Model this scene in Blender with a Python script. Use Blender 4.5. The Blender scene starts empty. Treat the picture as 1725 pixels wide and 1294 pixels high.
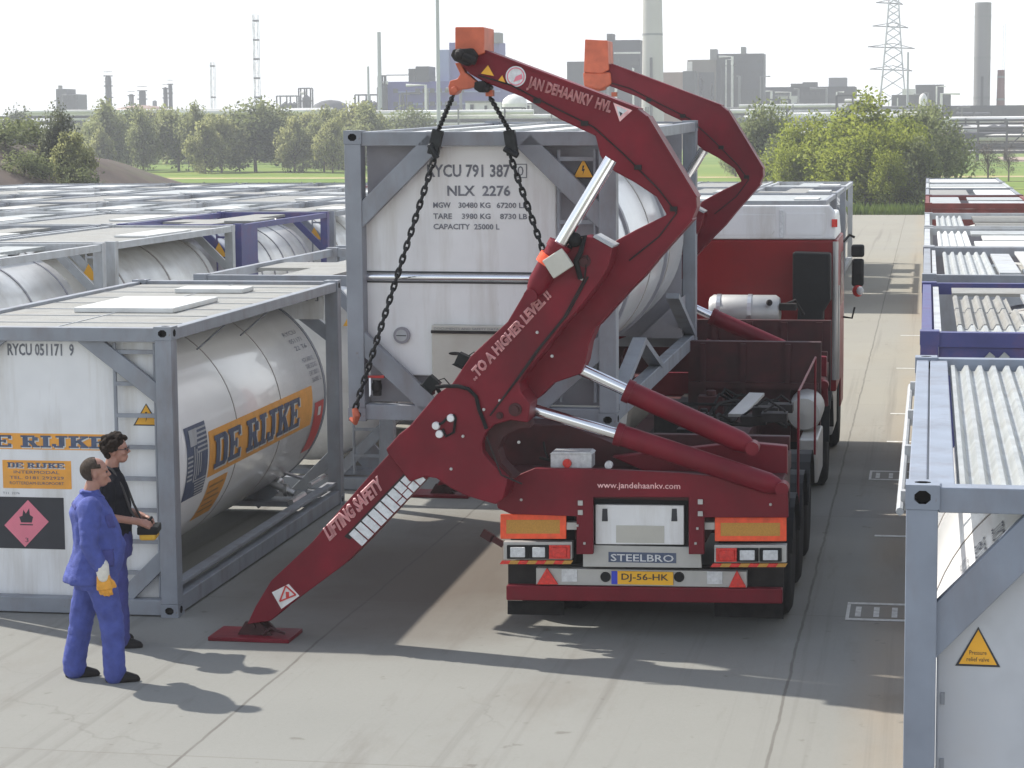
import bpy, math, random
from mathutils import Vector, Matrix, noise
R = math.radians
scene = bpy.context.scene
col = scene.collection
# ------------------------------------------------------------------ camera
F, CX, CY, YAW, PIT, ROLL, CH = 3663., 70.6, -18.05, .1699, .1113, -.0061, 4.2816
def cam_axes():
    cy, sy = math.cos(YAW), math.sin(YAW); cp, sp = math.cos(PIT), math.sin(PIT)
    r0 = Vector((cy, sy, 0)); f0 = Vector((-sy*cp, cy*cp, -sp)); u0 = Vector((-sy*sp, cy*sp, cp))
    c, s = math.cos(ROLL), math.sin(ROLL)
    return c*r0 + s*u0, -s*r0 + c*u0, f0
RX, UX, FX = cam_axes()
cam = bpy.data.objects.new('camera', bpy.data.cameras.new('camera')); col.objects.link(cam)
cam.data.sensor_fit = 'HORIZONTAL'; cam.data.sensor_width = 36; cam.data.lens = F/1725*36
cam.data.shift_x = -CX/1725; cam.data.shift_y = CY/1725
cam.data.clip_start = .1; cam.data.clip_end = 6000
m = Matrix((RX, UX, -FX)).transposed().to_4x4(); m.translation = (0, 0, CH); cam.matrix_world = m
scene.camera = cam
# ------------------------------------------------------------------ sky, sun, exposure
SUN = Vector((-.85, .42, 1)).normalized()
el = math.asin(SUN.z); az = math.atan2(SUN.x, SUN.y)
w = bpy.data.worlds.new("World"); scene.world = w; w.use_nodes = True
nt = w.node_tree; bg = nt.nodes['Background']
sky = nt.nodes.new('ShaderNodeTexSky'); sky.sky_type = 'NISHITA'; sky.sun_disc = False
sky.sun_elevation = el; sky.sun_rotation = az
sky.air_density = 1.0; sky.dust_density = 1.0; sky.ozone_density = 1.0
# a bright hazy veil: white towards the horizon, the clear sky showing through overhead
gm = nt.nodes.new('ShaderNodeNewGeometry'); sx_ = nt.nodes.new('ShaderNodeSeparateXYZ'); nt.links.new(gm.outputs['Incoming'], sx_.inputs[0])
mr = nt.nodes.new('ShaderNodeMapRange'); mr.inputs[1].default_value = -.55; mr.inputs[2].default_value = -.08; mr.inputs[3].default_value = .25; mr.inputs[4].default_value = .97
nt.links.new(sx_.outputs[2], mr.inputs[0])
veil = nt.nodes.new('ShaderNodeMix'); veil.data_type = 'RGBA'; veil.inputs[7].default_value = (8.0, 8.25, 8.4, 1)
nt.links.new(mr.outputs[0], veil.inputs[0]); nt.links.new(sky.outputs[0], veil.inputs[6])
nt.links.new(veil.outputs[2], bg.inputs[0]); bg.inputs[1].default_value = .12
sl = bpy.data.lights.new('sun', 'SUN'); sl.energy = 4.3; sl.angle = R(.9); sl.color = (1, .95, .86)
so = bpy.data.objects.new('sun', sl); col.objects.link(so)
so.rotation_euler = SUN.to_track_quat('Z', 'Y').to_euler(); so.location = (-30, 30, 60)
scene.view_settings.view_transform = 'Standard'; scene.view_settings.look = 'None'
scene.view_settings.exposure = .62; scene.view_settings.gamma = 1
# ------------------------------------------------------------------ helpers
def ray(px, py):
    return FX + RX*((px-862.5-CX)/F) - UX*((py-647-CY)/F)
def pix(px, py, Y):
    d = ray(px, py); t = Y/d.y; return Vector((d.x*t, Y, CH+d.z*t))
def hgt(px, py, z=0.):
    d = ray(px, py); t = (z-CH)/d.z; return Vector((d.x*t, d.y*t, z))
rng = random.Random(7)

class MB:
    def __init__(s): s.v = []; s.f = []; s.mi = []; s.cur = 0
    def add(s, vs, fs):
        n = len(s.v); s.v += [Vector(v) for v in vs]
        s.f += [tuple(i+n for i in f) for f in fs]; s.mi += [s.cur]*len(fs); return s
    def box(s, x0, x1, y0, y1, z0, z1):
        return s.add([(x0,y0,z0),(x1,y0,z0),(x1,y1,z0),(x0,y1,z0),(x0,y0,z1),(x1,y0,z1),(x1,y1,z1),(x0,y1,z1)],
              [(0,3,2,1),(4,5,6,7),(0,1,5,4),(1,2,6,5),(2,3,7,6),(3,0,4,7)])
    def beam(s, a, b, w, h, up=(0,0,1)):
        a = Vector(a); b = Vector(b); d = (b-a).normalized(); u = Vector(up)
        x = d.cross(u)
        if x.length < 1e-4: x = d.cross(Vector((0,1,0)))
        x.normalize(); u = x.cross(d).normalized()
        vs = []
        for p in (a, b):
            for i, j in ((-1,-1),(1,-1),(1,1),(-1,1)): vs.append(p + x*(i*w/2) + u*(j*h/2))
        return s.add(vs, [(3,2,1,0),(4,5,6,7),(0,1,5,4),(1,2,6,5),(2,3,7,6),(3,0,4,7)])
    def tube(s, pts, r, n=10, cap=True):
        pts = [Vector(p) for p in pts]; rs = r if isinstance(r, (list, tuple)) else [r]*len(pts)
        vs = []; fs = []; px = None
        for i, p in enumerate(pts):
            d = (pts[min(i+1, len(pts)-1)] - pts[max(i-1, 0)]).normalized()
            if px is None:
                px = d.cross(Vector((0,0,1)))
                if px.length < 1e-3: px = d.cross(Vector((0,1,0)))
            px = (px - d*px.dot(d)).normalized(); q = d.cross(px)
            for k in range(n):
                a = 2*math.pi*k/n; vs.append(p + (px*math.cos(a) + q*math.sin(a))*rs[i])
        for i in range(len(pts)-1):
            for k in range(n):
                k2 = (k+1) % n; fs.append((i*n+k, i*n+k2, (i+1)*n+k2, (i+1)*n+k))
        if cap: fs += [tuple(range(n-1, -1, -1)), tuple(range((len(pts)-1)*n, len(pts)*n))]
        return s.add(vs, fs)
    def prism(s, poly, y0, y1, flip=False):         # poly in (x, z), extruded along y
        n = len(poly)
        ar = sum(poly[i][0]*poly[(i+1)%n][1]-poly[(i+1)%n][0]*poly[i][1] for i in range(n))
        if ar < 0: poly = poly[::-1]
        vs = [(x,y0,z) for x, z in poly] + [(x,y1,z) for x, z in poly]
        fs = [tuple(range(n)), tuple(range(2*n-1, n-1, -1))]
        fs += [(i, i+n, (i+1)%n+n, (i+1)%n) for i in range(n)]
        return s.add(vs, fs)
    def lathe(s, prof, c, axis='z', n=32):          # prof: (radius, along)
        vs = []; fs = []; c = Vector(c)
        for r, h in prof:
            for k in range(n):
                a = 2*math.pi*k/n; p, q = r*math.cos(a), r*math.sin(a)
                vs.append(c + Vector({'z': (p,q,h), 'y': (p,h,-q), 'x': (h,p,q)}[axis]))
        for i in range(len(prof)-1):
            for k in range(n):
                k2 = (k+1)%n; fs.append((i*n+k, i*n+k2, (i+1)*n+k2, (i+1)*n+k))
        if prof[0][0] > 1e-6: fs.append(tuple(range(n-1,-1,-1)))
        if prof[-1][0] > 1e-6: fs.append(tuple(range((len(prof)-1)*n, len(prof)*n)))
        return s.add(vs, fs)
    def ball(s, c, r, n=12, m=8):
        c = Vector(c); r = Vector(r) if not isinstance(r, (int, float)) else Vector((r,r,r)); vs = []; fs = []
        vs.append(c + Vector((0,0,r.z)))
        for i in range(1, m):
            t = math.pi*i/m
            for k in range(n):
                a = 2*math.pi*k/n; vs.append(c + Vector((r.x*math.sin(t)*math.cos(a), r.y*math.sin(t)*math.sin(a), r.z*math.cos(t))))
        vs.append(c - Vector((0,0,r.z))); e = len(vs)-1
        for k in range(n):
            k2 = (k+1)%n; fs.append((0, 1+k, 1+k2)); fs.append((e, 1+(m-2)*n+k2, 1+(m-2)*n+k))
            for i in range(m-2): fs.append((1+i*n+k, 1+(i+1)*n+k, 1+(i+1)*n+k2, 1+i*n+k2))
        return s.add(vs, fs)
    def map(s, fn): s.v = [Vector(fn(v)) for v in s.v]; return s
    def build(s, name, mats, parent=None, W=False, smooth=False, bevel=0.):
        me = bpy.data.meshes.new(name); vs = s.v
        if W and parent:
            r = parent
            while r.parent: r = r.parent
            vs = [v - r.location for v in vs]
        me.from_pydata([tuple(v) for v in vs], [], s.f)
        mats = mats if isinstance(mats, (list, tuple)) else [mats]
        for mt in mats: me.materials.append(mt)
        if len(mats) > 1: me.polygons.foreach_set('material_index', s.mi)
        if smooth:
            me.polygons.foreach_set('use_smooth', [True]*len(me.polygons)); me.set_sharp_from_angle(angle=R(38))
        me.update()
        o = bpy.data.objects.new(name, me); col.objects.link(o)
        if parent: o.parent = parent
        if bevel:
            b = o.modifiers.new('bevel', 'BEVEL'); b.width = bevel; b.segments = 2; b.limit_method = 'ANGLE'; b.angle_limit = R(40)
        return o
def tag(o, label=None, cat=None, group=None, kind=None):
    if label: o['label'] = label
    if cat: o['category'] = cat
    if group: o['group'] = group
    if kind: o['kind'] = kind
    return o
def thing(name, label, cat, loc=(0,0,0), group=None, rot=(0,0,0)):
    o = bpy.data.objects.new(name, None); col.objects.link(o); o.empty_display_size = .2
    o.location = loc; o.rotation_euler = rot
    return tag(o, label, cat, group)
def copy_tree(o, parent=None):
    c = o.copy(); col.objects.link(c); c.parent = parent
    for ch in KIDS(o): copy_tree(ch, c)
    return c
def KIDS(o): return [x for x in list(col.objects) if x.parent is o]
# ------------------------------------------------------------------ materials
def mat(name, c, rough=.5, metal=0., var=.18, scale=6., dirt=None, dirt_amt=.5, dscale=3., bump=0., bscale=60., coat=0., streak=1., spec=.5, spots=None, spot_p=.68):
    m = bpy.data.materials.new(name); m.use_nodes = True; t = m.node_tree; n = t.nodes; L = t.links
    b = n['Principled BSDF']; b.inputs['Roughness'].default_value = rough; b.inputs['Metallic'].default_value = metal
    b.inputs['Coat Weight'].default_value = coat; b.inputs['Specular IOR Level'].default_value = spec
    tc = n.new('ShaderNodeTexCoord')
    nz = n.new('ShaderNodeTexNoise'); nz.inputs['Scale'].default_value = scale; nz.inputs['Detail'].default_value = 6
    L.new(tc.outputs['Object'], nz.inputs['Vector'])
    rp = n.new('ShaderNodeValToRGB'); e = rp.color_ramp.elements
    e[0].position = .3; e[1].position = .7
    e[0].color = (*[x*(1-var) for x in c], 1); e[1].color = (*[min(1, x*(1+var)) for x in c], 1)
    L.new(nz.outputs['Fac'], rp.inputs['Fac']); out = rp.outputs['Color']
    if dirt:
        mp = n.new('ShaderNodeMapping'); mp.inputs['Scale'].default_value = (dscale, dscale, dscale/streak)
        L.new(tc.outputs['Object'], mp.inputs['Vector'])
        n2 = n.new('ShaderNodeTexNoise'); n2.inputs['Scale'].default_value = 1.; n2.inputs['Detail'].default_value = 9; n2.inputs['Roughness'].default_value = .65
        L.new(mp.outputs['Vector'], n2.inputs['Vector'])
        r2 = n.new('ShaderNodeValToRGB'); r2.color_ramp.elements[0].position = .48; r2.color_ramp.elements[1].position = .78
        r2.color_ramp.elements[0].color = (0,0,0,1); r2.color_ramp.elements[1].color = (dirt_amt,)*3 + (1,)
        L.new(n2.outputs['Fac'], r2.inputs['Fac'])
        mx = n.new('ShaderNodeMix'); mx.data_type = 'RGBA'; mx.inputs[7].default_value = (*dirt, 1)
        L.new(r2.outputs['Color'], mx.inputs[0]); L.new(out, mx.inputs[6]); out = mx.outputs[2]
        ad = n.new('ShaderNodeMath'); ad.operation = 'MULTIPLY_ADD'; ad.inputs[1].default_value = .3; ad.inputs[2].default_value = rough
        L.new(r2.outputs['Color'], ad.inputs[0]); L.new(ad.outputs[0], b.inputs['Roughness'])
    if spots:                                            # rust specks and chipped paint
        n4 = n.new('ShaderNodeTexNoise'); n4.inputs['Scale'].default_value = 11.; n4.inputs['Detail'].default_value = 7; n4.inputs['Roughness'].default_value = .72
        mp4 = n.new('ShaderNodeMapping'); mp4.inputs['Scale'].default_value = (1, 1, .55); L.new(tc.outputs['Object'], mp4.inputs['Vector']); L.new(mp4.outputs[0], n4.inputs['Vector'])
        r4 = n.new('ShaderNodeValToRGB'); r4.color_ramp.elements[0].position = spot_p; r4.color_ramp.elements[1].position = spot_p+.07
        r4.color_ramp.elements[0].color = (0,0,0,1); r4.color_ramp.elements[1].color = (.75,.75,.75,1); L.new(n4.outputs['Fac'], r4.inputs['Fac'])
        m4_ = n.new('ShaderNodeMix'); m4_.data_type = 'RGBA'; m4_.inputs[7].default_value = (*spots, 1)
        L.new(r4.outputs['Color'], m4_.inputs[0]); L.new(out, m4_.inputs[6]); out = m4_.outputs[2]
    L.new(out, b.inputs['Base Color'])
    if bump:
        n3 = n.new('ShaderNodeTexNoise'); n3.inputs['Scale'].default_value = bscale; n3.inputs['Detail'].default_value = 4
        L.new(tc.outputs['Object'], n3.inputs['Vector'])
        bp = n.new('ShaderNodeBump'); bp.inputs['Strength'].default_value = bump; bp.inputs['Distance'].default_value = .02
        L.new(n3.outputs['Fac'], bp.inputs['Height']); L.new(bp.outputs['Normal'], b.inputs['Normal'])
    return m
BROWN = (.12, .085, .06)
red = mat('dark red paint', (.152, .003, .013), .45, var=.22, scale=2.5, dirt=(.05,.008,.010), dirt_amt=.45, dscale=2.2, spec=.3, spots=(.045,.02,.016), spot_p=.66, streak=1.6)
red_cab = mat('red cab paint', (.205, .005, .008), .40, var=.08, scale=2, dirt=(.10,.012,.012), dirt_amt=.35, spec=.3)
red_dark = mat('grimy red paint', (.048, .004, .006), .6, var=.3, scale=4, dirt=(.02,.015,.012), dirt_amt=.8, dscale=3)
orange = mat('orange safety paint', (.52, .115, .055), .5, var=.18, scale=7, dirt=(.2,.06,.03), dirt_amt=.5)
chrome = mat('chromed steel', (.78, .79, .82), .12, 1., var=.05)
steel = mat('brushed steel', (.55, .56, .57), .34, .9, var=.12, scale=5)
alu = mat('aluminium', (.45, .45, .44), .42, .35, var=.1, scale=6, dirt=(.3,.27,.22), dirt_amt=.35)
black = mat('black rubber', (.014, .014, .015), .8, var=.3, scale=12, spec=.2, dirt=(.05,.045,.04), dirt_amt=.4)
blackpl = mat('black plastic', (.009, .010, .011), .55, var=.3, spec=.22)
dark = mat('dark greasy steel', (.022, .019, .019), .65, var=.5, scale=7, spec=.25)
chain_m = mat('black chain steel', (.022, .024, .026), .45, .6, var=.4, scale=20)
white = mat('white paint', (.75, .76, .77), .35, var=.05, scale=3, dirt=(.40,.36,.30), dirt_amt=.6, dscale=4.5, streak=9, coat=.1, spots=(.35,.27,.2), spot_p=.70)
white_tank = mat('white tank cladding', (.86, .86, .85), .2, 0., var=.03, scale=1.6, dirt=(.55,.5,.44), dirt_amt=.10, dscale=1.4, streak=.35, coat=.3)
grey = mat('container grey paint', (.245, .265, .30), .48, var=.13, scale=3, dirt=(.16,.11,.08), dirt_amt=.5, dscale=4, streak=3, spots=(.16,.075,.035), spot_p=.66)
grey_c = mat('blue grey container paint', (.225, .26, .325), .46, var=.12, scale=3, dirt=(.16,.12,.1), dirt_amt=.4, dscale=4, streak=3, spots=(.17,.09,.05), spot_p=.68)
grey_l = mat('pale grey paint', (.42, .44, .46), .5, var=.12, scale=3, dirt=(.2,.15,.11), dirt_amt=.5, dscale=4, streak=3, spots=(.18,.085,.04), spot_p=.65)
grey_p = mat('grey end panel', (.27, .265, .295), .55, var=.14, scale=3, dirt=(.11,.09,.08), dirt_amt=.4)
blue = mat('blue container paint', (.055, .06, .20), .45, var=.18, scale=3, dirt=(.2,.07,.04), dirt_amt=.5, dscale=3)
redc = mat('oxide red container paint', (.17, .03, .025), .55, var=.2, scale=4, dirt=(.08,.04,.03), dirt_amt=.6)
tank_st = mat('stainless tank', (.68, .67, .65), .3, .45, var=.12, scale=2, dirt=(.30,.25,.19), dirt_amt=.5, dscale=1.6)
tank_wh = mat('pale tank cladding', (.70, .70, .68), .3, .1, var=.12, scale=2, dirt=(.30,.25,.2), dirt_amt=.55, dscale=1.5)
galv = mat('galvanised walkway', (.38, .40, .40), .45, .2, var=.16, scale=5, dirt=(.26,.24,.2), dirt_amt=.5, dscale=3, streak=.5)
roofw = mat('white roof sheet', (.62, .63, .62), .45, var=.1, scale=4, dirt=(.4,.36,.3), dirt_amt=.4)
roofg = mat('grey roof grating', (.27, .27, .255), .6, var=.12, scale=5, dirt=(.26,.23,.19), dirt_amt=.5, bump=.4, bscale=140)
seam_m = mat('tank seam', (.30, .27, .25), .5, var=.15)
yellow = mat('yellow sign', (.78, .40, .03), .5, var=.08)
amber = mat('orange banner', (.78, .35, .05), .5, var=.07, scale=9, dirt=(.50,.30,.12), dirt_amt=.4, dscale=5, streak=3, spots=(.55,.42,.28), spot_p=.69)
navy = mat('navy lettering', (.065, .09, .16), .55, var=.2, scale=14, dirt=(.25,.26,.28), dirt_amt=.4, dscale=7, streak=2)
ink = mat('black ink', (.03, .032, .04), .6, var=.1)
inkg = mat('grey ink', (.15, .16, .19), .6, var=.25, scale=20, dirt=(.4,.4,.42), dirt_amt=.5, dscale=9)
pinkw = mat('pale lettering', (.82, .50, .50), .55, var=.12, scale=16, dirt=(.35,.06,.07), dirt_amt=.7, dscale=11)
pink = mat('pink placard', (.72, .20, .27), .5, var=.05)
signred = mat('red sign', (.55, .04, .035), .45, var=.1)
refl_o = mat('fluorescent orange red', (.92, .10, .03), .4, var=.1, scale=20, dirt=(.4,.08,.04), dirt_amt=.5, dscale=9, streak=2)
refl_y = mat('amber reflective', (.50, .25, .04), .4, var=.12, scale=90)
lensw = mat('clear lamp lens', (.66, .68, .70), .2, var=.15, scale=30, coat=.3, bump=.5, bscale=140)
lensr = mat('red lamp lens', (.70, .03, .02), .22, var=.2, scale=30, coat=.3, bump=.5, bscale=140)
platey = mat('yellow plate', (.85, .45, .02), .4, var=.04)
euro = mat('plate blue', (.03, .05, .5), .4, var=.05)
beige = mat('beige cabinet', (.50, .49, .44), .5, var=.06, dirt=(.2,.16,.12), dirt_amt=.4)
glass = mat('dark cab glass', (.015, .02, .022), .08, var=.1)
# ------------------------------------------------------------------ lettering
def text_mesh(body, outline=0., bold=0.):
    cu = bpy.data.curves.new('lettering', 'FONT'); cu.body = body; cu.size = 1.; cu.resolution_u = 2
    if outline: cu.fill_mode = 'NONE'; cu.bevel_depth = outline; cu.bevel_resolution = 0
    elif bold: cu.offset = bold
    ob = bpy.data.objects.new('lettering', cu); col.objects.link(ob)
    dg = bpy.context.evaluated_depsgraph_get()
    me = bpy.data.meshes.new_from_object(ob.evaluated_get(dg))
    vs = [v.co.copy() for v in me.vertices]; fs = [tuple(p.vertices) for p in me.polygons]
    bpy.data.objects.remove(ob); bpy.data.curves.remove(cu); bpy.data.meshes.remove(me)
    if not vs: return MB()
    x0 = min(v.x for v in vs); x1 = max(v.x for v in vs); y0 = min(v.y for v in vs); y1 = max(v.y for v in vs)
    mb = MB(); mb.add([((v.x-x0)/(x1-x0), (v.y-y0)/(y1-y0), v.z) for v in vs], fs)   # normalised to a unit square
    return mb
def lettering(body, o, ex, ey, mt, parent, W=False, name='lettering', outline=0., bold=0., off=.004):
    """body fills the parallelogram o, o+ex, o+ey; both vectors lie in the carrying surface"""
    o = Vector(o); ex = Vector(ex); ey = Vector(ey); nn = ex.cross(ey).normalized()
    mb = text_mesh(body, outline, bold)
    mb.map(lambda v: o + ex*v.x + ey*v.y + nn*(off + v.z*.35))
    return mb.build(name, mt, parent, W)
def solid(fn, polys, mb=None):
    return mb
# slab letters on a 5 x 7 grid, as lists of quads
SLAB = {
 'D': [(0,0,3.6,1),(0,6,3.6,7),(.6,1,2,6),(3.4,1,4.9,6),((3.4,0),(4.2,0),(4.9,1),(3.4,1)),((3.4,6),(4.9,6),(4.2,7),(3.4,7))],
 'E': [(0,0,4.8,1),(0,6,4.8,7),(.6,1,2,6),(2,3,3.4,4),(3.9,1,4.8,2.1),(3.9,4.9,4.8,6),(2.7,2.5,3.4,3),(2.7,4,3.4,4.5)],
 'R': [(0,0,2.7,1),(0,6,3.8,7),(.6,1,2,6),(2,3,3.8,4),(3.2,4,4.7,6),((2.2,3),(3.7,3),(4.6,1),(3.1,1)),(3.1,0,5.2,1)],
 'I': [(0,0,2.8,1),(0,6,2.8,7),(.7,1,2.1,6)],
 'J': [(1,6,4.2,7),(1.9,1,3.4,6),(.5,0,3.0,1),(0,.7,1.1,2.2)],
 'K': [(0,0,2.7,1),(0,6,2.7,7),(.6,1,2,6),((1.9,2.6),(1.9,4),(3.6,6),(5,6)),((2.2,3.6),(3.4,4.2),(5,1),(3.4,1)),(3.0,0,5.3,1),(3.1,6,5.3,7)],
}
SLABW = {'D':5.2,'E':5.1,'R':5.4,'I':3.1,'J':4.5,'K':5.5,' ':2.2}
def slab(body):
    """quads (in units of letter height / 7), total width"""
    x = 0; out = []
    for ch in body:
        for q in SLAB.get(ch, []):
            if isinstance(q[0], (int, float)): q = ((q[0],q[1]),(q[2],q[1]),(q[2],q[3]),(q[0],q[3]))
            out.append([(a+x, b) for a, b in q])
        x += SLABW[ch]
    return out, x
def surf_quads(mb, quads, fn, n=1):
    for q in quads:
        q = [Vector((*p, 0)) for p in q]; vs = []; fs = []
        ar = sum(q[i].x*q[(i+1)%4].y - q[(i+1)%4].x*q[i].y for i in range(4))
        if ar < 0: q = q[::-1]
        for j in range(n+1):
            for i in range(n+1):
                u, v = i/n, j/n
                p = q[0]*(1-u)*(1-v) + q[1]*u*(1-v) + q[2]*u*v + q[3]*(1-u)*v
                vs.append(fn(p.x, p.y))
        for j in range(n):
            for i in range(n): k = j*(n+1)+i; fs.append((k, k+1, k+n+2, k+n+1))
        mb.add(vs, fs)
    return mb
# ================================================================== ground, field, mound
def N(t, kind, **kw):
    n = t.nodes.new(kind)
    for k, v in kw.items(): setattr(n, k, v)
    return n
def concrete():
    m = bpy.data.materials.new('concrete slabs'); m.use_nodes = True; t = m.node_tree; L = t.links
    b = t.nodes['Principled BSDF']; b.inputs['Roughness'].default_value = .85; b.inputs['Specular IOR Level'].default_value = .25
    g = N(t, 'ShaderNodeNewGeometry'); sp = N(t, 'ShaderNodeSeparateXYZ'); L.new(g.outputs['Position'], sp.inputs[0])
    def mth(op, a, b_=None, c=None):
        n = N(t, 'ShaderNodeMath', operation=op)
        for i, x in enumerate((a, b_, c)):
            if x is None: continue
            if isinstance(x, (int, float)): n.inputs[i].default_value = x
            else: L.new(x, n.inputs[i])
        return n.outputs[0]
    def noise_(scale, det=8, rough=.6, sx=1, sy=1):
        mp = N(t, 'ShaderNodeMapping'); mp.inputs['Scale'].default_value = (sx, sy, 1); L.new(g.outputs['Position'], mp.inputs[0])
        n = N(t, 'ShaderNodeTexNoise'); n.inputs['Scale'].default_value = scale; n.inputs['Detail'].default_value = det; n.inputs['Roughness'].default_value = rough
        L.new(mp.outputs[0], n.inputs['Vector']); return n.outputs['Fac']
    def ramp(f, p0, p1, c0, c1):
        r = N(t, 'ShaderNodeValToRGB'); e = r.color_ramp.elements; e[0].position = p0; e[1].position = p1
        e[0].color = (*c0, 1); e[1].color = (*c1, 1); L.new(f, r.inputs[0]); return r.outputs[0]
    def mix(f, a, c, mode='MIX'):
        x = N(t, 'ShaderNodeMix', data_type='RGBA', blend_type=mode)
        for i, v in ((0, f), (6, a), (7, c)):
            if isinstance(v, (int, float)): x.inputs[i].default_value = v
            elif isinstance(v, tuple): x.inputs[i].default_value = (*v, 1)
            else: L.new(v, x.inputs[i])
        return x.outputs[2]
    wob = mth('MULTIPLY_ADD', noise_(1.5, 3), .05, -.025)
    def joint(src, off, pitch, hw):
        a = mth('ADD', mth('ADD', src, off), wob); a = mth('FRACT', mth('DIVIDE', a, pitch))
        a = mth('MULTIPLY', mth('ABSOLUTE', mth('SUBTRACT', a, .5)), pitch)
        r = N(t, 'ShaderNodeMapRange'); L.new(a, r.inputs[0]); r.inputs[1].default_value = hw*.45; r.inputs[2].default_value = hw; r.inputs[3].default_value = 1; r.inputs[4].default_value = 0
        return r.outputs[0]
    base = ramp(noise_(.55, 10, .62), .3, .72, (0.204, 0.207, 0.193), (0.257, 0.259, 0.242))
    base = mix(.5, base, ramp(noise_(28, 6, .7), .2, .8, (0.200, 0.200, 0.187), (0.270, 0.270, 0.252)))
    # per slab tone
    ix = mth('FLOOR', mth('DIVIDE', mth('ADD', sp.outputs[0], 1.02), 4.)); iy = mth('FLOOR', mth('DIVIDE', mth('ADD', sp.outputs[1], 1.), 5.))
    wn = N(t, 'ShaderNodeTexWhiteNoise', noise_dimensions='2D'); cx = N(t, 'ShaderNodeCombineXYZ'); L.new(ix, cx.inputs[0]); L.new(iy, cx.inputs[1]); L.new(cx.outputs[0], wn.inputs['Vector'])
    base = mix(.35, base, ramp(wn.outputs['Value'], 0, 1, (0.213, 0.209, 0.193), (0.252, 0.254, 0.237)))
    # oily brown stains and tyre wear along the lanes
    st = ramp(noise_(.38, 9, .68, 1.5, .6), .55, .82, (0,0,0), (.55,.55,.55)); base = mix(st, base, (.15, .125, .10))
    st2 = ramp(noise_(.9, 8, .7, 2.4, .35), .56, .8, (0,0,0), (.6,.6,.6)); base = mix(st2, base, (.13, .115, .10))
    lane = N(t, 'ShaderNodeMapRange'); L.new(sp.outputs[0], lane.inputs[0]); lane.inputs[1].default_value = -.62; lane.inputs[2].default_value = -.3
    base = mix(mth('MULTIPLY', lane.outputs[0], ramp(noise_(.7, 6, .6, 1, .3), .3, .7, (.1,.1,.1), (.7,.7,.7))), base, (.29, .225, .155))
    far_ = N(t, 'ShaderNodeMapRange'); L.new(sp.outputs[1], far_.inputs[0]); far_.inputs[1].default_value = 24; far_.inputs[2].default_value = 34
    base = mix(mth('MULTIPLY', far_.outputs[0], ramp(noise_(.3, 7, .6), .2, .8, (.3,.3,.3), (.6,.6,.6))), base, (.33, .30, .235))   # warmer, paler tint on the far lane
    # the strip the vehicles stand on is dirtier: a dark oily patch under and left of the trailer, with shade painted in
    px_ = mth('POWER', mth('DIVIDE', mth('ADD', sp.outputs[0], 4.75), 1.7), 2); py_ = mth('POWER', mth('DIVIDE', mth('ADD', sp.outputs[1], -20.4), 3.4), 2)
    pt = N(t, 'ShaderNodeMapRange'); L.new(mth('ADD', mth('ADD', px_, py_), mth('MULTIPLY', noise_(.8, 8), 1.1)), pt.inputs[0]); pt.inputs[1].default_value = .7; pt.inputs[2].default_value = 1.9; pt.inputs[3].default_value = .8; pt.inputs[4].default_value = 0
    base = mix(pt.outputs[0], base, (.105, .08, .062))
    sp2 = ramp(noise_(4.5, 5, .55), .66, .72, (0,0,0), (.6,.6,.6)); base = mix(sp2, base, (.13, .118, .105))
    ty = ramp(noise_(.5, 6, .6, 9, .10), .56, .70, (0,0,0), (.40,.40,.40)); base = mix(ty, base, (.115, .105, .095))     # tyre tracks along the lanes
    vo = N(t, 'ShaderNodeTexVoronoi', feature='DISTANCE_TO_EDGE'); vo.inputs['Scale'].default_value = .33
    wp = N(t, 'ShaderNodeVectorMath', operation='ADD'); nz_ = N(t, 'ShaderNodeTexNoise'); nz_.inputs['Scale'].default_value = 1.3; nz_.inputs['Detail'].default_value = 6; L.new(g.outputs['Position'], nz_.inputs['Vector'])
    L.new(g.outputs['Position'], wp.inputs[0]); L.new(nz_.outputs['Color'], wp.inputs[1]); L.new(wp.outputs[0], vo.inputs['Vector'])
    ck = N(t, 'ShaderNodeMapRange'); L.new(vo.outputs['Distance'], ck.inputs[0]); ck.inputs[1].default_value = .002; ck.inputs[2].default_value = .006; ck.inputs[3].default_value = .22; ck.inputs[4].default_value = 0
    base = mix(mth('MULTIPLY', ck.outputs[0], ramp(noise_(.25, 3), .5, .6, (0,0,0), (1,1,1))), base, (.10, .09, .08))
    gt = ramp(noise_(42, 3, .6), .66, .72, (0,0,0), (.45,.45,.45)); base = mix(gt, base, (.14, .13, .115))
    jx = joint(sp.outputs[0], 3.02, 4., .016); jy = joint(sp.outputs[1], 3.5, 5., .012)
    base = mix(mth('MULTIPLY', jx, mth('MULTIPLY_ADD', noise_(2.2, 5), .9, .15)), base, (.09, .08, .07)); base = mix(mth('MULTIPLY', jy, .55), base, (.16, .145, .13))
    L.new(base, b.inputs['Base Color'])
    bp = N(t, 'ShaderNodeBump'); bp.inputs['Strength'].default_value = .25; bp.inputs['Distance'].default_value = .01
    L.new(noise_(60, 5, .7), bp.inputs['Height']); L.new(bp.outputs[0], b.inputs['Normal'])
    return m
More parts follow.
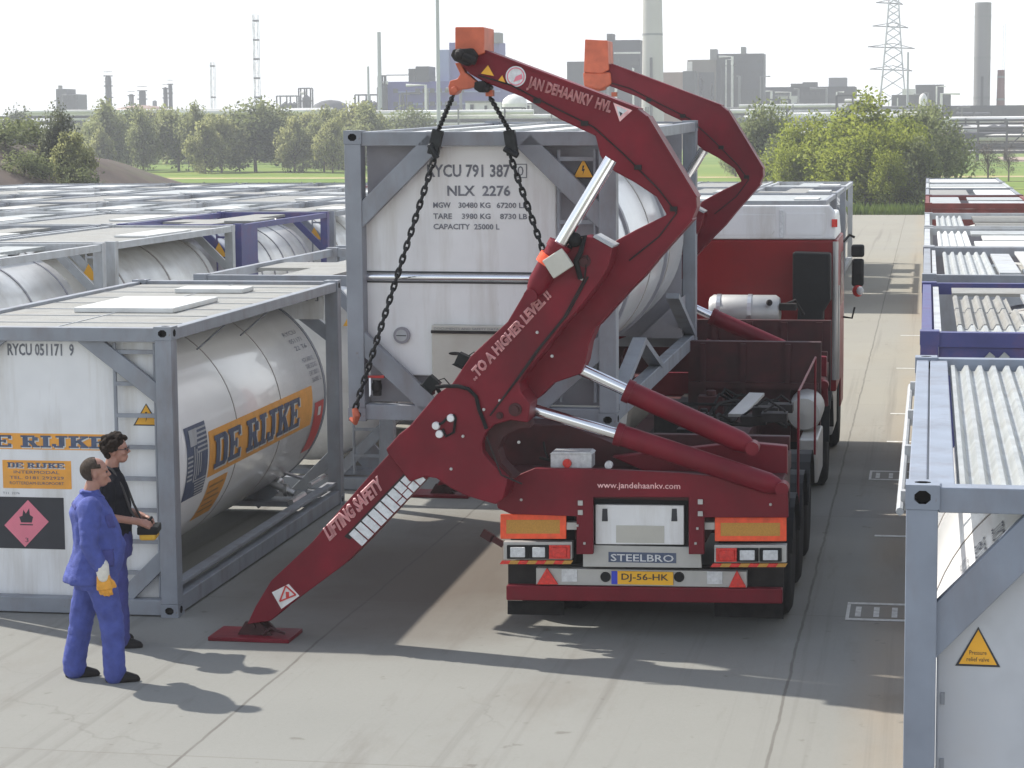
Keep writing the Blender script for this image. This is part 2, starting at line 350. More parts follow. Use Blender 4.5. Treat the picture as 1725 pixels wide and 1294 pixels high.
def grassmat():
    m = bpy.data.materials.new('meadow grass'); m.use_nodes = True; t = m.node_tree; L = t.links
    b = t.nodes['Principled BSDF']; b.inputs['Roughness'].default_value = .9; b.inputs['Specular IOR Level'].default_value = .1
    g = N(t, 'ShaderNodeNewGeometry')
    def band(scale, sx, sy, p0, p1, c0, c1):
        mp = N(t, 'ShaderNodeMapping'); mp.inputs['Scale'].default_value = (sx, sy, 1); L.new(g.outputs['Position'], mp.inputs[0])
        n = N(t, 'ShaderNodeTexNoise'); n.inputs['Scale'].default_value = scale; n.inputs['Detail'].default_value = 8; L.new(mp.outputs[0], n.inputs['Vector'])
        r = N(t, 'ShaderNodeValToRGB'); e = r.color_ramp.elements; e[0].position = p0; e[1].position = p1; e[0].color = (*c0, 1); e[1].color = (*c1, 1); L.new(n.outputs['Fac'], r.inputs[0]); return r.outputs[0]
    a = band(.03, .5, 2, .35, .68, (.10, .19, .03), (.25, .29, .06)); c = band(.6, .3, 1, .2, .8, (.085, .16, .03), (.21, .26, .065))
    x = N(t, 'ShaderNodeMix', data_type='RGBA'); x.inputs[0].default_value = .4; L.new(a, x.inputs[6]); L.new(c, x.inputs[7]); L.new(x.outputs[2], b.inputs['Base Color'])
    return m
def rowgrid(x0, x1, y0, y1, nx, ny, zf):
    mb = MB(); vs = []; fs = []
    for j in range(ny+1):
        for i in range(nx+1):
            x = x0+(x1-x0)*i/nx; y = y0+(y1-y0)*j/ny; vs.append((x, y, zf(x, y)))
    for j in range(ny):
        for i in range(nx): k = j*(nx+1)+i; fs.append((k, k+1, k+nx+2, k+nx+1))
    return mb.add(vs, fs)
mb = MB(); mb.add([(-2500,-300,-.06),(2500,-300,-.06),(2500,4500,-.06),(-2500,4500,-.06)], [(0,1,2,3)])
tag(mb.build('field', grassmat()), kind='structure')
PADY = 109.5
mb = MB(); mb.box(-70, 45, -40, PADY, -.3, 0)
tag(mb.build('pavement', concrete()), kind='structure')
mark_m = mat('worn road paint', (.62, .62, .59), .8, var=.15, scale=14, dirt=(.32,.30,.27), dirt_amt=.9, dscale=9)
mb = MB()
def decal(x0, x1, y0, y1, z=.004): mb.add([(x0,y0,z),(x1,y0,z),(x1,y1,z),(x0,y1,z)], [(0,1,2,3)])
for y in (19.2, 26.95):
    decal(-.63,-.12,y+.30,y+.38); decal(-.63,-.12,y-.35,y-.27); decal(-.66,-.63,y-.35,y+.38)
    for k in range(3): decal(-.58+.16*k,-.53+.16*k,y-.2,y+.2)
for y in (22.85, 32.88, 29.9, 39.2, 45.5): decal(-.5,-.1,y,y+.09)
mb2 = MB(); mb2.v = mb.v; mb2.f = mb.f; mb2.mi = mb.mi
tag(mb2.build('lane_marking', mark_m), kind='structure')
# earth mound at the left behind the yard
def moundz(x, y):
    a = 1 - min(1, max(0, (x+46)/10.5)); b_ = max(0, 1-((y-103)/24)**2)
    return -.1 + 3.9*(a*a*(3-2*a))**.8*b_ + .35*noise.noise((x*.3, y*.3, 0))*a
earth = mat('bare brown earth', (.075, .052, .042), .95, var=.35, scale=.6, dirt=(.10,.12,.045), dirt_amt=.9, dscale=.35, bump=.4, bscale=3)
tag(rowgrid(-95, -36, 80, 126, 60, 40, moundz).build('earth_mound', earth, smooth=True), kind='structure')
mb = MB(); decal2 = lambda x0,x1,y0,y1,z: mb.add([(x0,y0,z),(x1,y0,z),(x1,y1,z),(x0,y1,z)], [(0,1,2,3)])
decal2(-400, 300, 196, 201, -.05); 
tag(mb.build('gravel_path', mat('pale sand track', (.42,.33,.16), .95, var=.25, scale=.4)), kind='structure')
mb = MB(); decal2 = None
mb.add([(10,285,-.05),(140,285,-.05),(140,330,-.05),(10,330,-.05)], [(0,1,2,3)])
tag(mb.build('bare_ground', mat('pinkish bare ground', (.42,.31,.25), .95, var=.2, scale=.2)), kind='structure')
# ================================================================== tank containers (local: near end at y=0, x centred)
CL, CW, CHT = 6.058, 1.219, 2.591
def frame_mb(brace=True, castings=True, side_panel=0.):
    mb = MB()
    for sx in (-1, 1):
        for y0, y1 in ((0.004, .16), (CL-.16, CL-.004)):
            mb.box(*sorted((sx*(CW-.155), sx*(CW-.004))), y0, y1, .118, CHT-.118)
        mb.box(*sorted((sx*(CW-.10), sx*(CW-.012))), .178, CL-.178, CHT-.125, CHT-.02)
        mb.box(*sorted((sx*(CW-.13), sx*(CW-.012))), .178, CL-.178, .02, .17)
        if side_panel:
            mb.box(*sorted((sx*(CW-.06), sx*(CW-.02))), .16, side_panel, .17, CHT-.125)
    for y0, y1 in ((.02, .14), (CL-.14, CL-.02)):
        mb.box(-CW+.155, CW-.155, y0, y1, CHT-.135, CHT-.012); mb.box(-CW+.155, CW-.155, y0, y1, .012, .15)
    if brace:
        for y in (.09, CL-.09):
            for sx in (-1, 1):
                mb.beam((sx*1.10, y, 1.80), (sx*.40, y, CHT-.10), .13, .07, up=(0,1,0))
                mb.beam((sx*1.10, y, .78), (sx*.40, y, .10), .13, .07, up=(0,1,0))
    if castings:
        for sx in (-1, 1):
            for y in (0, CL-.178):
                for z in (0, CHT-.118): mb.box(*sorted((sx*(CW-.162), sx*CW)), y, y+.178, z, z+.118)
    return mb
def casting_mb():                                    # a corner fitting with its three real openings, shade painted dark on their inner faces
    mb = MB(); x, y, z = .162, .178, .118
    def face(o, u, v, n):
        o, u, v, n = Vector(o), Vector(u), Vector(v), Vector(n); U, V = u.length, v.length
        hu, hv = .036, .03; c = o+u/2+v/2; u0, v0 = u/U, v/V; K = 8; ring = []
        for k in range(K):
            a = 2*math.pi*(k+.5)/K; ring.append(c+u0*math.cos(a)*hu*1.15+v0*math.sin(a)*hv*1.15)
        sq = []
        for k in range(K):
            a = 2*math.pi*(k+.5)/K; ca, sa = math.cos(a), math.sin(a); s = min(U/2/abs(ca), V/2/abs(sa))
            sq.append(c + u0*ca*s + v0*sa*s)
        cor = [o, o+u, o+u+v, o+v]
        vs = ring + sq + cor; fs = []
        for k in range(K): k2 = (k+1)%K; fs.append((K+k, K+k2, k2, k))
        mb.cur = 0; mb.add(vs, fs); mb.cur = 1
        mb.add(ring + [p-n*.055 for p in ring], [(k, (k+1)%K, K+(k+1)%K, K+k) for k in range(K)] + [tuple(range(K, 2*K))]); mb.cur = 0
        for q, (a_, b_) in zip((2, 3, 0, 1), ((0,1),(2,3),(4,5),(6,7))): mb.add([sq[a_], sq[b_], cor[q]], [(0,1,2)])
    X, Y, Z = Vector((x,0,0)), Vector((0,y,0)), Vector((0,0,z))
    face((0,0,0), X, Z, (0,-1,0)); face((x,0,0), Y, Z, (1,0,0)); face((0,0,z), X, Y, (0,0,1))
    face((0,y,0), -Y, Z, (-1,0,0)); mb.add([(x,y,0),(0,y,0),(0,y,z),(x,y,z)], [(0,1,2,3)]); mb.add([(0,0,0),(0,y,0),(x,y,0),(x,0,0)], [(0,1,2,3)])
    return mb
def add_castings(root, mt):
    first = None
    for sx in (-1, 1):
        for y in (0, CL-.178):
            for z in (0, CHT-.118):
                if first is None: o = first = casting_mb().build('corner_casting', [mt, dark], root)
                else: o = first.copy(); col.objects.link(o); o.parent = root
                o.location = (-CW if sx < 0 else CW-.162, y, z)
def tank_mb(r=1.12, zc=1.36, y0=.42, y1=5.64, n=56):
    prof = []; d = .26
    for i in range(8): t = math.pi/2*i/7; prof.append((max(1e-4, r*math.sin(t)), y0+d*(1-math.cos(t))))
    for i in range(7, -1, -1): t = math.pi/2*i/7; prof.append((max(1e-4, r*math.sin(t)), y1-d*(1-math.cos(t))))
    mb = MB(); mb.lathe(prof, (0,0,zc), 'y', n); mb.f = [f[::-1] for f in mb.f]; return mb
def ring_mb(y, r, wdt=.03, zc=1.36, t=.006, n=56):
    mb = MB(); mb.lathe([(r-.02, y-wdt/2), (r+t, y-wdt/2), (r+t, y+wdt/2), (r-.02, y+wdt/2)], (0,0,zc), 'y', n); mb.f = [f[::-1] for f in mb.f]; return mb
def ladder_mb(x0, x1, y, z0=.2, z1=2.42, rungs=7):
    mb = MB()
    for x in (x0, x1): mb.tube([(x,y,z0),(x,y,z1)], .018, 8)
    for k in range(rungs): z = z0+.22+(z1-z0-.3)*k/(rungs-1); mb.box(x0, x1, y-.015, y+.015, z-.018, z+.018)
    return mb
def corrug_mb(x0, x1, y0, y1, z=2.50, pitch=.098, amp=.03, along='y'):
    mb = MB(); n = int((x1-x0)/pitch*8); vs = []; fs = []
    for i in range(n+1):
        x = x0+(x1-x0)*i/n; s = math.sin(2*math.pi*(x-x0)/pitch); zz = z+amp*max(-.75, min(.75, s*1.3))
        vs += [(x,y0,zz),(x,y1,zz)]
    for i in range(n): k = 2*i; fs.append((k, k+2, k+3, k+1))
    mb.add(vs, fs); 
    return mb
def add_saddles(root, mt, w_=1.):
    mb = MB(); y = 0
    for sx in (-1, 1): mb.beam((sx*.88*w_, y, .14), (sx*.60*w_, y, .46 if w_ == 1 else .36), .30, .05, up=(0,1,0))
    mb.box(-1.10, 1.10, -.17, .17, .10, .16); a = mb.build('saddle', mt, root); a.location.y = .75
    b_ = a.copy(); col.objects.link(b_); b_.parent = root; b_.location.y = 5.3
def yard_proto(loc, fm, tm, roof, rm, nb=4, r=1.10, side=0., label='', group='tank containers in the yard'):
    t = thing('tank_container', label, 'tank container', loc, group)
    frame_mb(side_panel=side).build('frame', fm, t)
    tk = tank_mb(r).build('tank', tm, t, smooth=True)
    for k in range(nb): ring_mb(1.0+4.1*k/(max(1, nb-1)), r, .05, t=.012, n=40).build('band', seam_m if tm is not tank_st else grey_p, tk)
    add_saddles(t, fm)
    if roof == 'walk':
        mb = MB(); mb.box(-.34, .30, .18, CL-.18, CHT-.10, CHT-.05); mb.box(.30, CW-.12, 2.2, 3.4, CHT-.10, CHT-.06); mb.box(-CW+.12, -.34, 2.2, 3.4, CHT-.10, CHT-.06)
    elif roof == 'full':
        mb = MB(); mb.box(-CW+.11, CW-.11, .16, CL-.16, CHT-.085, CHT-.05)
    elif roof == 'corr':
        mb = corrug_mb(-CW+.2, -.1, .18, CL-.18, CHT-.07)
        mb.box(0, CW-.2, .3, 2.4, CHT-.09, CHT-.06); mb.box(0, CW-.2, 3.5, CL-.3, CHT-.09, CHT-.06)
    mb.build('walkway', rm, t)
    if roof != 'corr':
        mb = MB(); mb.box(.36, .95, 1.6 if nb > 3 else 2.2, 3.0 if nb > 3 else 4.4, CHT-.045, CHT-.012); mb.build('roof_panel', roofw if nb < 6 else roofg, t)
    ladder_mb(.72, 1.05, .06).build('ladder', fm, t)
    mb = MB(); mb.prism([(.62,1.98),(.92,1.98),(.77,2.24)], .02, .03); mb.build('warning_sign', yellow, t)
    return t
ORD = ['first','second','third','fourth','fifth','sixth','seventh','eighth','ninth','tenth']
protos = []
def yard_make(kind, loc, label):
    spec = [(grey, tank_wh, 'walk', roofg, 4, 1.10, 0.), (grey_l, tank_st, 'walk', galv, 4, 1.08, 0.), (blue, tank_st, 'walk', roofg, 6, 1.05, 1.05),
            (grey_l, tank_wh, 'full', roofg, 3, 1.10, 0.), (redc, tank_st, 'walk', galv, 4, 1.06, 0.), (grey, tank_st, 'full', galv, 4, 1.08, 0.)]
    while len(protos) < len(spec): protos.append(None)
    if protos[kind] is None:
        protos[kind] = yard_proto(loc, *spec[kind][:5], r=spec[kind][5], side=spec[kind][6], label=label); return protos[kind]
    c = copy_tree(protos[kind]); c.location = loc; c['label'] = label; return c
KN = ['grey framed pale tank container', 'pale framed steel tank container', 'blue framed banded tank container',
      'pale framed grey roofed tank container', 'red framed steel tank container', 'grey framed pale roofed tank container']
yr = random.Random(3)
kinds = {(0,0):0,(0,1):5,(0,2):1,(1,0):1,(1,1):3,(1,2):2,(1,3):0,(1,4):5,(1,5):1,(1,6):3}
colsX = [(-7.45, 24.97, 3, 'behind the end tank of the two men'), (-13.75, 26.0, 7, 'of the row left of the lifted container')]
for c in range(2, 8): colsX.append((-13.75-2.56*(c-1), 26.0+6.4*(c-1), 8-c, ''))
for ci, (X, y0, n, _) in enumerate(colsX):
    for k in range(n):
        kd = kinds.get((ci,k), yr.choice([0,0,1,1,3,5,5,3,1,0,4 if k > 2 else 5]))
        Y = y0+6.42*k+(yr.uniform(-.06,.06) if ci > 1 else 0)
        rows = ['line behind the banner tank', 'long line past the banner tank'] + [f'{ORD[j+1]} line past the banner tank' for j in range(6)]
        yard_make(kd, (X, Y, 0), f'{KN[kd]}, {ORD[k]} in the {rows[ci]}')
for j, X in enumerate((-3.57, -6.13, -8.69)):
    for k in range(3):
        kd = yr.choice([0,1,3,5,0]) if (j,k) != (0,2) else 1
        yard_make(kd, (X, 52.0+6.42*k, 0), f'{KN[kd]} beyond the cab, {ORD[k]} in {ORD[j]} line from lane')
# ------------------------------------------------------------------ the white tank beside the two men
A = thing('tank_container', 'white tank container with orange banners and a pink placard, beside the two men', 'tank container', (-6.5-CW*math.cos(.0193), 18.1-CW*math.sin(.0193), 0), 'large tank containers', (0,0,.0193))
fr = frame_mb(brace=False, castings=False)
for y in (.09, CL-.09):
    for sx in (-1, 1):
        fr.beam((sx*1.10, y, 1.96), (sx*.38, y, CHT-.08), .15, .06, up=(0,1,0)); fr.beam((sx*1.10, y, .55), (sx*.62, y, .08), .14, .06, up=(0,1,0))
fr.box(CW-.16, CW-.05, .178, CL-.178, .235, .27)
fr.build('frame', grey, A, bevel=.006); add_castings(A, grey)
AR, AZ = 1.15, 1.34
tk = tank_mb(AR, AZ, .30, 5.78, 72).build('tank', white_tank, A, smooth=True)
mb = MB(); mb.prism([(-1.055,.085),(1.055,.085),(1.055,2.455),(-1.055,2.455)], .17, .62); mb.build('end_panel', white, A, bevel=.02)
for y in (2.14, 3.72): ring_mb(y, AR, .02, AZ, .004, 72).build('seam', seam_m, tk)
ring_mb(5.5, AR, .06, AZ, .012, 72).build('end_band', grey, tk)
add_saddles(A, grey, .6)
ladder_mb(.66, 1.03, .10, .16, 2.44, 8).build('ladder', grey, A)
mb = MB(); mb.box(-CW+.115, CW-.115, .17, CL-.17, CHT-.075, CHT-.05); wk = mb.build('walkway', roofg, A)
mb = MB()
for k in range(7): mb.box(-CW+.12, CW-.12, .9+.75*k, .915+.75*k, CHT-.05, CHT-.043)
mb.box(-.02, -.005, .2, CL-.2, CHT-.05, CHT-.044); mb.build('walkway_joint', grey_l, wk)
for pts in (((140,516),(300,519),(366,500),(222,496.5)), ((296,484.5),(405,486.5),(452,481.5),(345,480))):
    q = [hgt(x, y, 2.6) - A.location for x, y in pts]; mb = MB()
    xs = sorted(p.x for p in q); ys = sorted(p.y for p in q)
    mb.box((xs[0]+xs[1])/2, (xs[2]+xs[3])/2, (ys[0]+ys[1])/2, (ys[2]+ys[3])/2, CHT-.048, CHT+.002); mb.build('roof_panel', roofw, A, bevel=.008)
# struts from the top rail to the tank
mb = MB()
for y in (1.55, 3.0): mb.tube([(CW-.07, y+.25, CHT-.14), (.80, y+.45, AZ+AR*.74)], .009, 6)
mb.build('strut', grey, A)
# bottom valve with pipe under the far end
mb = MB(); mb.tube([(.62,4.85,.44),(.82,4.85,.36),(.95,4.85,.30)], .04, 10); mb.lathe([(.07,-.02),(.07,.02)], (.86,4.85,.34), 'x', 14); mb.ball((.76,4.9,.42), .06)
mb.tube([(1.02,4.45,.27),(1.02,5.0,.27)], .035, 8); mb.tube([(1.06,5.1,.36),(1.06,5.75,.36)], .028, 8); mb.tube([(.7,4.85,.42),(.75,5.1,.5),(.92,5.3,.40)], .02, 8)
mb.build('outlet_valve', steel, A, smooth=True)
# writing on the end panel (plane y = .17)
def onface(root, body, x0, x1, z0, z1, y, mt, name='lettering', **kw):
    return lettering(body, (x0, y, z0), (x1-x0, 0, 0), (0, 0, z1-z0), mt, root, name=name, **kw)
def onplate(root, x0, x1, z0, z1, y, t, mt, name, bevel=0):
    mb = MB(); mb.box(x0, x1, y-t, y, z0, z1); return mb.build(name, mt, root, bevel=bevel)
yp = .17
onface(A, 'RYCU 051171  9', -.36, .26, 2.31, 2.42, yp, inkg, bold=.025)
bn = onplate(A, -1.05, .60, 1.465, 1.61, yp, .003, amber, 'banner')
def slab_on(root, body, x0, x1, z0, z1, y, mt, back, d=.004):
    q, wd = slab(body); sx = (x1-x0)/wd; sz = (z1-z0)/7
    mb = surf_quads(MB(), q, lambda a, b_: (x0+a*sx+.010, y-d+.0012, z0+b_*sz-.010)); mb.build('letter_shadow', back, root)
    mb = surf_quads(MB(), q, lambda a, b_: (x0+a*sx, y-d-.001, z0+b_*sz)); mb.build('lettering', mt, root)
slab_on(bn, 'DE RIJKE', -.70, .555, 1.485, 1.592, yp-.003, navy, roofw)
pl = onplate(A, -.445, .20, 1.11, 1.365, yp, .003, amber, 'notice_plate')
slab_on(pl, 'DE RIJKE', -.40, .14, 1.30, 1.345, yp-.003, navy, roofw, .003)
for k, s in enumerate(('INTERMODAL', 'TEL. 0181 292929', 'ROTTERDAM-EUROPOORT')):
    onface(pl, s, -.38 if k != 0 else -.34, .13 if k != 0 else .09, 1.245-.05*k, 1.272-.05*k, yp-.003, navy, off=.002)
onface(A, 'T11  2276', -.45, -.29, 1.055, 1.075, yp, inkg)
bl = onplate(A, -1.05, .12, .56, 1.03, yp, .003, ink, 'placard_board')
mb = MB(); c0 = (-.235, .79); mb.prism([(c0[0]+.02, c0[1]+.215), (c0[0]+.21, c0[1]+.02), (c0[0]-.02, c0[1]-.215), (c0[0]-.21, c0[1]-.02)], yp-.007, yp-.003); pk = mb.build('hazard_placard', pink, bl)
mb = MB()                                            # flame mark
mb.prism([(c0[0]-.05,.80),(c0[0]+.05,.80),(c0[0]+.065,.85),(c0[0]+.035,.87),(c0[0]+.03,.93),(c0[0]-.002,.88),(c0[0]-.025,.915),(c0[0]-.035,.86),(c0[0]-.065,.85)], yp-.0085, yp-.0071); mb.box(c0[0]-.06, c0[0]+.06, yp-.0085, yp-.0071, .775, .785)
mb.build('flame_mark', ink, pk); onface(pk, '3', c0[0]-.015, c0[0]+.015, .62, .66, yp-.007, ink, off=.001)
def tri_sign(root, xc, z0, wd, h, y, name='warning_sign', words=None):
    mb = MB(); mb.prism([(xc-wd/2, z0), (xc+wd/2, z0), (xc, z0+h)], y-.004, y); a = mb.build(name, ink, root)
    k = .84; mb = MB(); mb.prism([(xc-wd/2*k, z0+h*.055), (xc+wd/2*k, z0+h*.055), (xc, z0+h*.93)], y-.006, y-.0042); mb.build('sign_face', yellow, a)
    if words:
        for i, s in enumerate(words): onface(a, s, xc-wd*(.19+.06*i), xc+wd*(.19+.06*i), z0+h*(.30-.17*i), z0+h*(.41-.17*i), y-.006, ink, off=.001)
    else:
        mb = MB(); mb.prism([(xc-.004*wd*8, z0+h*.62), (xc+.05*wd, z0+h*.62), (xc+.0*wd, z0+h*.46), (xc+.07*wd, z0+h*.46), (xc-.03*wd, z0+h*.16), (xc+.0*wd, z0+h*.36), (xc-.07*wd, z0+h*.36)], y-.0075, y-.0062); mb.build('bolt_mark', ink, a)
    return a
tri_sign(A, .915, 1.695, .245, .20, yp)
# writing wrapped round the right-hand side of the tank
def cyl(s, a, off=.005, r=AR): a = R(a+1.5); return ((r+off)*math.cos(a), s, AZ+(r+off)*math.sin(a))
def cyl_panel(s0, s1, a0, a1, mt, name, off=.004, skew=0, parent=tk):
    mb = surf_quads(MB(), [((s0,a0),(s1,a0),(s1,a1),(s0,a1))], lambda s, a: cyl(s, a, off), 10); return mb.build(name, mt, parent)
ob = cyl_panel(1.22, 4.95, -15.5, 6.4, amber, 'banner')
def slab_cyl(body, s0, s1, a0, a1, mt, off, ds=0, da=0, parent=None):
    q, wd = slab(body); surf = lambda a, b_: cyl(s0+(s1-s0)*a/wd+ds, a0+(a1-a0)*b_/7+da, off)
    return surf_quads(MB(), q, surf, 3).build('lettering' if mt is navy else 'letter_shadow', mt, parent)
slab_cyl('DE RIJKE', 1.36, 4.42, -12.2, 3.4, roofw, .008, .05, -1.0, ob); slab_cyl('DE RIJKE', 1.36, 4.42, -12.2, 3.4, navy, .0125, parent=ob)
lg = cyl_panel(.56, 1.17, -22, 12.2, navy, 'logo_panel')
def pts_cyl(poly, off): return [((p[0]), (p[1])) for p in poly]
mb = MB()
for k in range(6):                                   # pale stripes of the emblem
    a = 9.5-2.1*k; surf_quads(mb, [((.86,a),(1.16,a),(1.16,a+.9),(.86,a+.9))], lambda s, t: cyl(s, t, .008), 2)
    a = -2.-2.1*k; surf_quads(mb, [((.57,a),(.72,a),(.72,a+.9),(.57,a+.9))], lambda s, t: cyl(s, t, .008), 2)
    a = -14-1.6*k*.9; surf_quads(mb, [((.80+.02*k,a),(1.16,a),(1.16,a+.7),(.80+.02*k,a+.7))], lambda s, t: cyl(s, t, .008), 2)
for k in range(4): s = .76+.06*k; surf_quads(mb, [((s,-14+1.2*k),(s+.028,-14+1.2*k),(s+.028,2.5-1.3*k),(s,2.5-1.3*k))], lambda s_, t: cyl(s_, t, .0085), 3)
surf_quads(mb, [((.66,3),(.84,3),(.90,10.5),(.66,10.5))], lambda s, t: cyl(s, t, .0085), 3)
mb.build('emblem_stripe', grey_l, lg)
sp_ = cyl_panel(1.33, 1.93, -40, -18.2, amber, 'notice_plate')
for k in range(5): surf_quads(MB(), [((1.38,-22-3.4*k),(1.84-.1*(k%2),-22-3.4*k),(1.84-.1*(k%2),-20.9-3.4*k),(1.38,-20.9-3.4*k))], lambda s, t: cyl(s, t, .007), 2).build('text_line', mat('brown print', (.40,.20,.05), .5) if k == 0 else bpy.data.materials['brown print'], sp_)
rd = cyl_panel(5.06, 5.44, -34, -4, signred, 'placard'); cyl_panel(5.2, 5.32, -12, -7, roofw, 'placard_mark', .008, parent=rd)
def cyl_text(body, s0, s1, a0, a1, mt, off=.005):
    mb = text_mesh(body); mb.map(lambda v: cyl(s0+(s1-s0)*v.x, a0+(a1-a0)*v.y, off+v.z*.02)); mb.build('lettering', mt, tk)
for k, (s, a) in enumerate((('RYCU', 36.5), ('051171', 31.5), ('22 T6', 27), ('MGW 34000 KG', 19.5), ('TARE 3720 KG', 15.5), ('CAP 24000 L', 11.5), ('36000 L', 7.5))):
    cyl_text(s, 4.72+.05*k, 5.22+.03*k, a, a+2.6, inkg)
onface(A, '07 [0]', .62, 1.0, 2.36, 2.45, CL-.2, inkg)
mb = MB(); mb.prism([(-1.055,2.15),(1.055,2.15),(1.055,2.47),(-1.055,2.47)], CL-.19, CL-.15); mb.build('end_board', white, A)
# ------------------------------------------------------------------ the lifted container
B = thing('tank_container', 'tank container with white octagonal end panel hanging from the crane chains', 'tank container', (-5.0956+CW, 18.7669-.016, 1.6845+.01), 'large tank containers', (.0171, -.0083+.012, -.0131))
frame_mb(brace=False, castings=False).build('frame', grey, B, bevel=.006); add_castings(B, grey)
for y in (.06, CL-.06):
    for sx in (-1, 1):
        for e in (((sx*1.12, y, 1.80), (sx*.40, y, 2.50)), ((sx*1.12, y, .74), (sx*.38, y, .06))): MB().beam(*e, .17, .08, up=(0,1,0)).build('brace', grey, B, bevel=.006)
mb = MB(); mb.box(-1.07, 1.07, .24, .28, .15, 2.46); mb.build('back_panel', grey_p, B)
mb = MB(); oct_ = [(-.42,2.455),(.40,2.455),(.66,2.17),(.66,.40),(-.69,.40),(-1.085,.80),(-1.085,1.79)]
mb.prism(oct_, .16, .24); ep = mb.build('end_panel', white, B, bevel=.012)
mb = MB(); mb.box(-1.085, .66, .150, .16, 1.325, 1.34); mb.box(-1.085, .66, .150, .16, 1.235, 1.25); mb.build('rail_trim', ink, ep)
mb = MB(); mb.tube([(-1.08,.145,1.288),(.66,.145,1.288)], .033, 14); mb.build('chrome_rail', chrome, ep, smooth=True)
yb = .16; X = lambda lx: lx-CW
onface(ep, 'RYCU 791 387', X(.72), X(1.47), 2.175, 2.29, yb, inkg, bold=.025); 
mb = MB()
for a, b_, c_, d_ in ((1.505,1.62,2.17,2.178),(1.505,1.62,2.287,2.295),(1.505,1.513,2.178,2.287),(1.612,1.62,2.178,2.287)): mb.box(X(a), X(b_), yb-.004, yb-.001, c_, d_)
mb.build('check_box', inkg, ep); onface(ep, '0', X(1.535), X(1.59), 2.19, 2.275, yb, inkg)
onface(ep, 'NLX  2276', X(.90), X(1.47), 2.01, 2.105, yb, inkg, bold=.025)
for k, (a, b_, c_) in enumerate((('MGW', '30480 KG', '67200 LB'), ('TARE', '3980 KG', '8730 LB'))):
    z = 1.905-.098*k; onface(ep, a, X(.77), X(.93+.01*k), z, z+.05, yb, inkg, bold=.025); onface(ep, b_, X(1.0+.03*k), X(1.29), z, z+.05, yb, inkg, bold=.025); onface(ep, c_, X(1.345+.03*k), X(1.62), z, z+.05, yb, inkg, bold=.025)
onface(ep, 'CAPACITY  25000 L', X(.77), X(1.37), 1.715, 1.765, yb, inkg, bold=.025)
mb = MB(); mb.lathe([(.001,-.03),(.075,-.03),(.075,0)], (X(.47), yb-.002, .765), 'y', 28); mb.f = [f for f in mb.f]; g_ = mb.build('gauge', grey_p, ep)
mb = MB(); mb.lathe([(.001,-.036),(.052,-.036),(.052,-.031)], (X(.47), yb-.002, .765), 'y', 28); mb.build('gauge_dial', grey_l, g_)
mb = MB(); mb.box(X(.47)-.045, X(.47)+.045, yb-.042, yb-.037, .76, .768); mb.build('gauge_needle', ink, g_)
mb = MB(); mb.box(X(.765), X(1.42), .05, .158, .17, .87); cb = mb.build('cabinet', beige, B, bevel=.008)
mb = MB(); mb.box(X(.765), X(1.42), .030, .049, .80, .825); mb.build('cabinet_lip', dark, cb)
mb = MB(); mb.lathe([(.001,-.006),(.06,-.004),(.06,0)], (X(.98), .05, .62), 'y', 16); mb.v = [Vector((v.x, v.y, .62+(v.z-.62)*.25)) for v in mb.v]; mb.build('cabinet_handle', dark, cb)
onface(cb, 'DOCUMENTS AND SAFETY DATA', X(.79), X(1.38), .832, .852, .05, inkg)
ladder_mb(.70, 1.02, .09, .2, 2.42, 8).build('ladder', grey, B)
tri_sign(B, X(2.13), 2.17, .20, .18, .12)
BR, BZ = 1.13, 1.33
tkb = tank_mb(BR, BZ, .38, 5.72, 72).build('tank', mat('bright insulated cladding', (.74,.75,.76), .22, .25, var=.04, scale=2, dirt=(.5,.47,.43), dirt_amt=.15), B, smooth=True)
for y in (1.5, 2.9, 4.3): ring_mb(y, BR, .03, BZ, .006, 72).build('band', seam_m, tkb)
mb = MB()
for y0 in (1.35, 3.9):
    mb.lathe([(BR+.004,y0),(BR+.03,y0),(BR+.03,y0+.10),(BR+.004,y0+.10)], (0,0,BZ), 'y', 60)
mb.build('strap', grey_p, tkb)
mb = MB(); mb.box(-1.07, 1.07, CL-.32, CL-.28, .15, 2.46)
mb.prism([(.62,.16),(1.10,.16),(1.10,.62)], CL-.55, CL-.16); mb.prism([(-.62,.16),(-1.10,.16),(-1.10,.62)], CL-.55, CL-.16)
mb.build('end_frame_panel', grey_p, B); mb = MB(); mb.prism([(.62,.16),(1.10,.16),(1.10,.62)], .285, .6); mb.build('gusset', grey_p, B)
for sx in (-1, 1):
    MB().beam((sx*1.15,.2,.15), (sx*1.15,1.9,.55), .06, .13, up=(1,0,0)).beam((sx*1.15,1.87,.55), (sx*1.15,3.1,.16), .06, .13, up=(1,0,0)).build('side_brace', grey, B); MB().beam((sx*1.15,CL-.2,.18), (sx*1.15,CL-1.7,.75), .06, .14, up=(1,0,0)).build('side_brace', grey, B)
mb = MB(); mb.box(-.95, .95, .17, CL-.17, CHT-.07, CHT-.035); wkb = mb.build('walkway', roofw, B)
mb = MB()
for x in (-.5, .1, .6): mb.box(x-.012, x+.012, .2, CL-.2, CHT-.034, CHT-.01)
mb.build('walkway_rib', galv, wkb)
mb = MB(); mb.tube([(X(.24),.12,.36),(X(.24),.12,.22)], .04, 10); mb.ball((X(.24),.11,.3), (.05,.05,.06)); vb = mb.build('drain_cock', dark, B, smooth=True)
mb = MB(); mb.box(X(.17), X(.32), .06, .10, .385, .405); mb.build('cock_handle', signred, vb)
